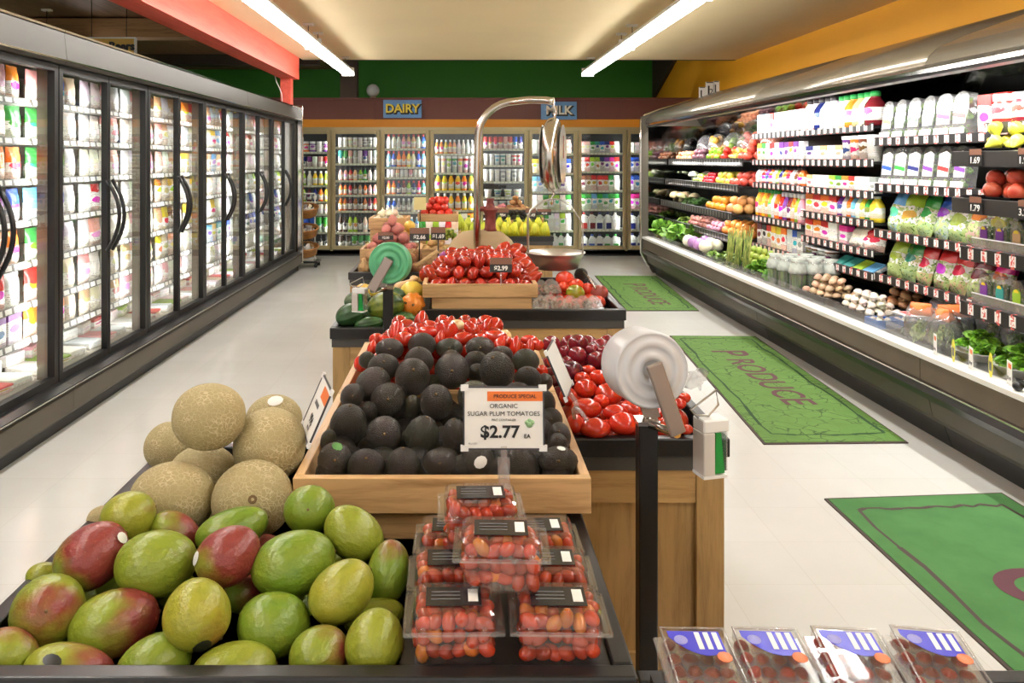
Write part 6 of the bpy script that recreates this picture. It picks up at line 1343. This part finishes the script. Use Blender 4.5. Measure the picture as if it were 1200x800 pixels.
# ================================================================== floor mats
m_mat,tt,bb_=nt('green mat'); v=coords(tt); vo=N(tt,'ShaderNodeTexVoronoi',Scale=11.0); vo.feature='DISTANCE_TO_EDGE'
nn=N(tt,'ShaderNodeTexNoise',Scale=7.0,Detail=2); tt.links.new(v,nn.inputs['Vector']); ad=tt.nodes.new('ShaderNodeVectorMath'); ad.operation='ADD'; sm=tt.nodes.new('ShaderNodeVectorMath'); sm.operation='SCALE'; sm.inputs['Scale'].default_value=.12
tt.links.new(nn.outputs['Color'],sm.inputs[0]); tt.links.new(v,ad.inputs[0]); tt.links.new(sm.outputs[0],ad.inputs[1]); tt.links.new(ad.outputs[0],vo.inputs['Vector'])
ln=ramp(tt,vo.outputs['Distance'],[(.012,(1,1,1)),(.055,(0,0,0))]); brk=ramp(tt,noise(tt,v,5,2),[(.42,(0,0,0)),(.55,(.9,)*3)])
gr=mixc(tt,noise(tt,v,5,4,.7),S(68,106,38),S(108,146,66)); src=mixc(tt,mixc(tt,1.0,ln,brk,'MULTIPLY'),gr,S(42,72,28))
tt.links.new(src,bb_.inputs['Base Color']); bb_.inputs['Roughness'].default_value=.8; bump(tt,bb_,noise(tt,v,260,2),.3,.002)
m_mat2,tt,bb_=nt('green mat pile'); v=coords(tt); tt.links.new(mixc(tt,noise(tt,v,4,4,.6),S(50,102,50),S(88,140,80)),bb_.inputs['Base Color']); bb_.inputs['Roughness'].default_value=.9; bump(tt,bb_,noise(tt,v,300,2),.4,.002)
m_edge=M_('mat edge rubber',S(70,56,52),.7); m_dkg=M_('dark green ink',S(24,64,26),.8); m_pur=M_('purple print',S(92,52,62),.8)
def floor_mat(label,q,mat,word,ts,ty,tx,ln_m,tsx=1.0):
    a,b_,c,d=[Vector((x,y,0)) for x,y in q]   # near-left, near-right, far-right, far-left
    o=(a+b_+c+d)/4; t=thing('floor_mat',label,'mat',(o.x,o.y,0)); L=[p-o for p in (a,b_,c,d)]
    MB().add([(p.x,p.y,.0) for p in L]+[(p.x,p.y,.006) for p in L],[(0,1,2,3),(7,6,5,4),(0,4,5,1),(1,5,6,2),(2,6,7,3),(3,7,4,0)]).build('backing',m_edge,t)
    s=[(p.x*(1-.03),p.y*(1-.012)) for p in L]; MB().add([(x,y,.006) for x,y in s]+[(x,y,.0085) for x,y in s],[(0,1,2,3),(7,6,5,4),(0,4,5,1),(1,5,6,2),(2,6,7,3),(3,7,4,0)]).build('pile',mat,t)
    rr=random.Random(len(label)); pts=[]; qd=[Vector((p.x*.80,p.y*.90,.0092)) for p in L]
    for i in range(4):
        for k in range(14): w=qd[i].lerp(qd[(i+1)%4],k/14); pts.append(w+Vector((rr.uniform(-.012,.012),rr.uniform(-.015,.015),0)))
    b=MB(); n=len(pts)
    for i in range(n):
        p,q2=pts[i],pts[(i+1)%n]; dd=(q2-p).normalized(); s=Vector((-dd.y,dd.x,0))*rr.uniform(.005,.011); b.add([p-s,q2-s,q2+s,p+s],[(0,1,2,3)])
    b.build('border_line',ln_m,t)
    # lettering runs from the far end to the near end, tops towards the case
    if len(word)<2:
        b=MB(); k=32
        for rr_,  in ((1.0,),(.62,)): b.v+=[(tx-o.x+.17*rr_*math.cos(2*PI*q/k),ty-o.y-.0+.135*(rr_-.05*(1-rr_))*math.sin(2*PI*q/k),.0098) for q in range(k)]
        for q in range(k): b.f.append((q,(q+1)%k,k+(q+1)%k,k+q)); b.m.append(0); b.s.append(False)
        b.build('printed_ring',m_pur,t); return t
    M=frame((tx-o.x,ty-o.y,.0093),(0,-1,0),(1,0,0)); text(word[0],ts*1.35,m_pur,t,M,.0003,.004,align='LEFT',sx=tsx); 
    if len(word)<2: return t
    M=frame((tx-o.x-.0,ty-o.y-ts*.98*tsx,.0093),(0,-1,0),(1,0,0)); text(word[1:],ts,m_pur,t,M,.0003,.003,align='LEFT',sx=tsx); return t
floor_mat('middle green mat printed PRODUCE on the floor between table and case',[(1.555,4.09),(2.31,4.11),(2.44,6.6),(1.735,6.62)],m_mat,'PRODUCE',.27,6.1,2.02,m_dkg,1.0)
floor_mat('farthest green mat printed PRODUCE near the back coolers',[(1.60,7.72),(2.31,7.72),(2.47,10.05),(1.69,10.07)],m_mat,'PRODUCE',.27,9.4,2.02,m_dkg,1.0)
floor_mat('nearest green mat with a large purple round letter, close to the strawberry boxes',[(1.565,.95),(2.37,.95),(2.37,3.49),(1.565,3.43)],m_mat2,'O',.42,2.70,1.995,m_edge,.72)

# ================================================================== camera, world, view
cam=bpy.data.cameras.new('camera'); cam.lens=28; cam.sensor_width=36; cam.sensor_fit='HORIZONTAL'; cam.shift_x=.05; cam.shift_y=-212/1200; cam.clip_start=.05
co=bpy.data.objects.new('camera',cam); C.objects.link(co); co.location=(0,0,H); co.rotation_euler=(PI/2,0,0); bpy.context.scene.camera=co
w=bpy.data.worlds.new('world'); bpy.context.scene.world=w; w.use_nodes=True; w.node_tree.nodes['Background'].inputs[0].default_value=(1,.98,.95,1); w.node_tree.nodes['Background'].inputs[1].default_value=1.0
sc=bpy.context.scene; vs_=sc.view_settings; vs_.view_transform='Standard'; vs_.look='None'; vs_.gamma=1; vs_.exposure=0.32; vs_.use_curve_mapping=False
sc.cycles.max_bounces=8; sc.cycles.transparent_max_bounces=24; sc.cycles.glossy_bounces=4; sc.cycles.diffuse_bounces=3; sc.cycles.transmission_bounces=4; sc.cycles.caustics_reflective=False; sc.cycles.caustics_refractive=False; sc.cycles.sample_clamp_indirect=6
sc.cycles.use_denoising=True

# lettering becomes plain mesh
dg=bpy.context.evaluated_depsgraph_get()
for o in [o for o in C.objects if o.type=='FONT']:
    me=bpy.data.meshes.new_from_object(o.evaluated_get(dg)); n=bpy.data.objects.new(o.name.split('.')[0],me); C.objects.link(n); n.parent=o.parent; n.matrix_local=o.matrix_local.copy(); bpy.data.objects.remove(o)
for o in C.objects:
    if o.get('label') and (len(o['label'].split())>16 or len(o['label'].split())<4): print('LABEL',len(o['label'].split()),o.name,o['label'])
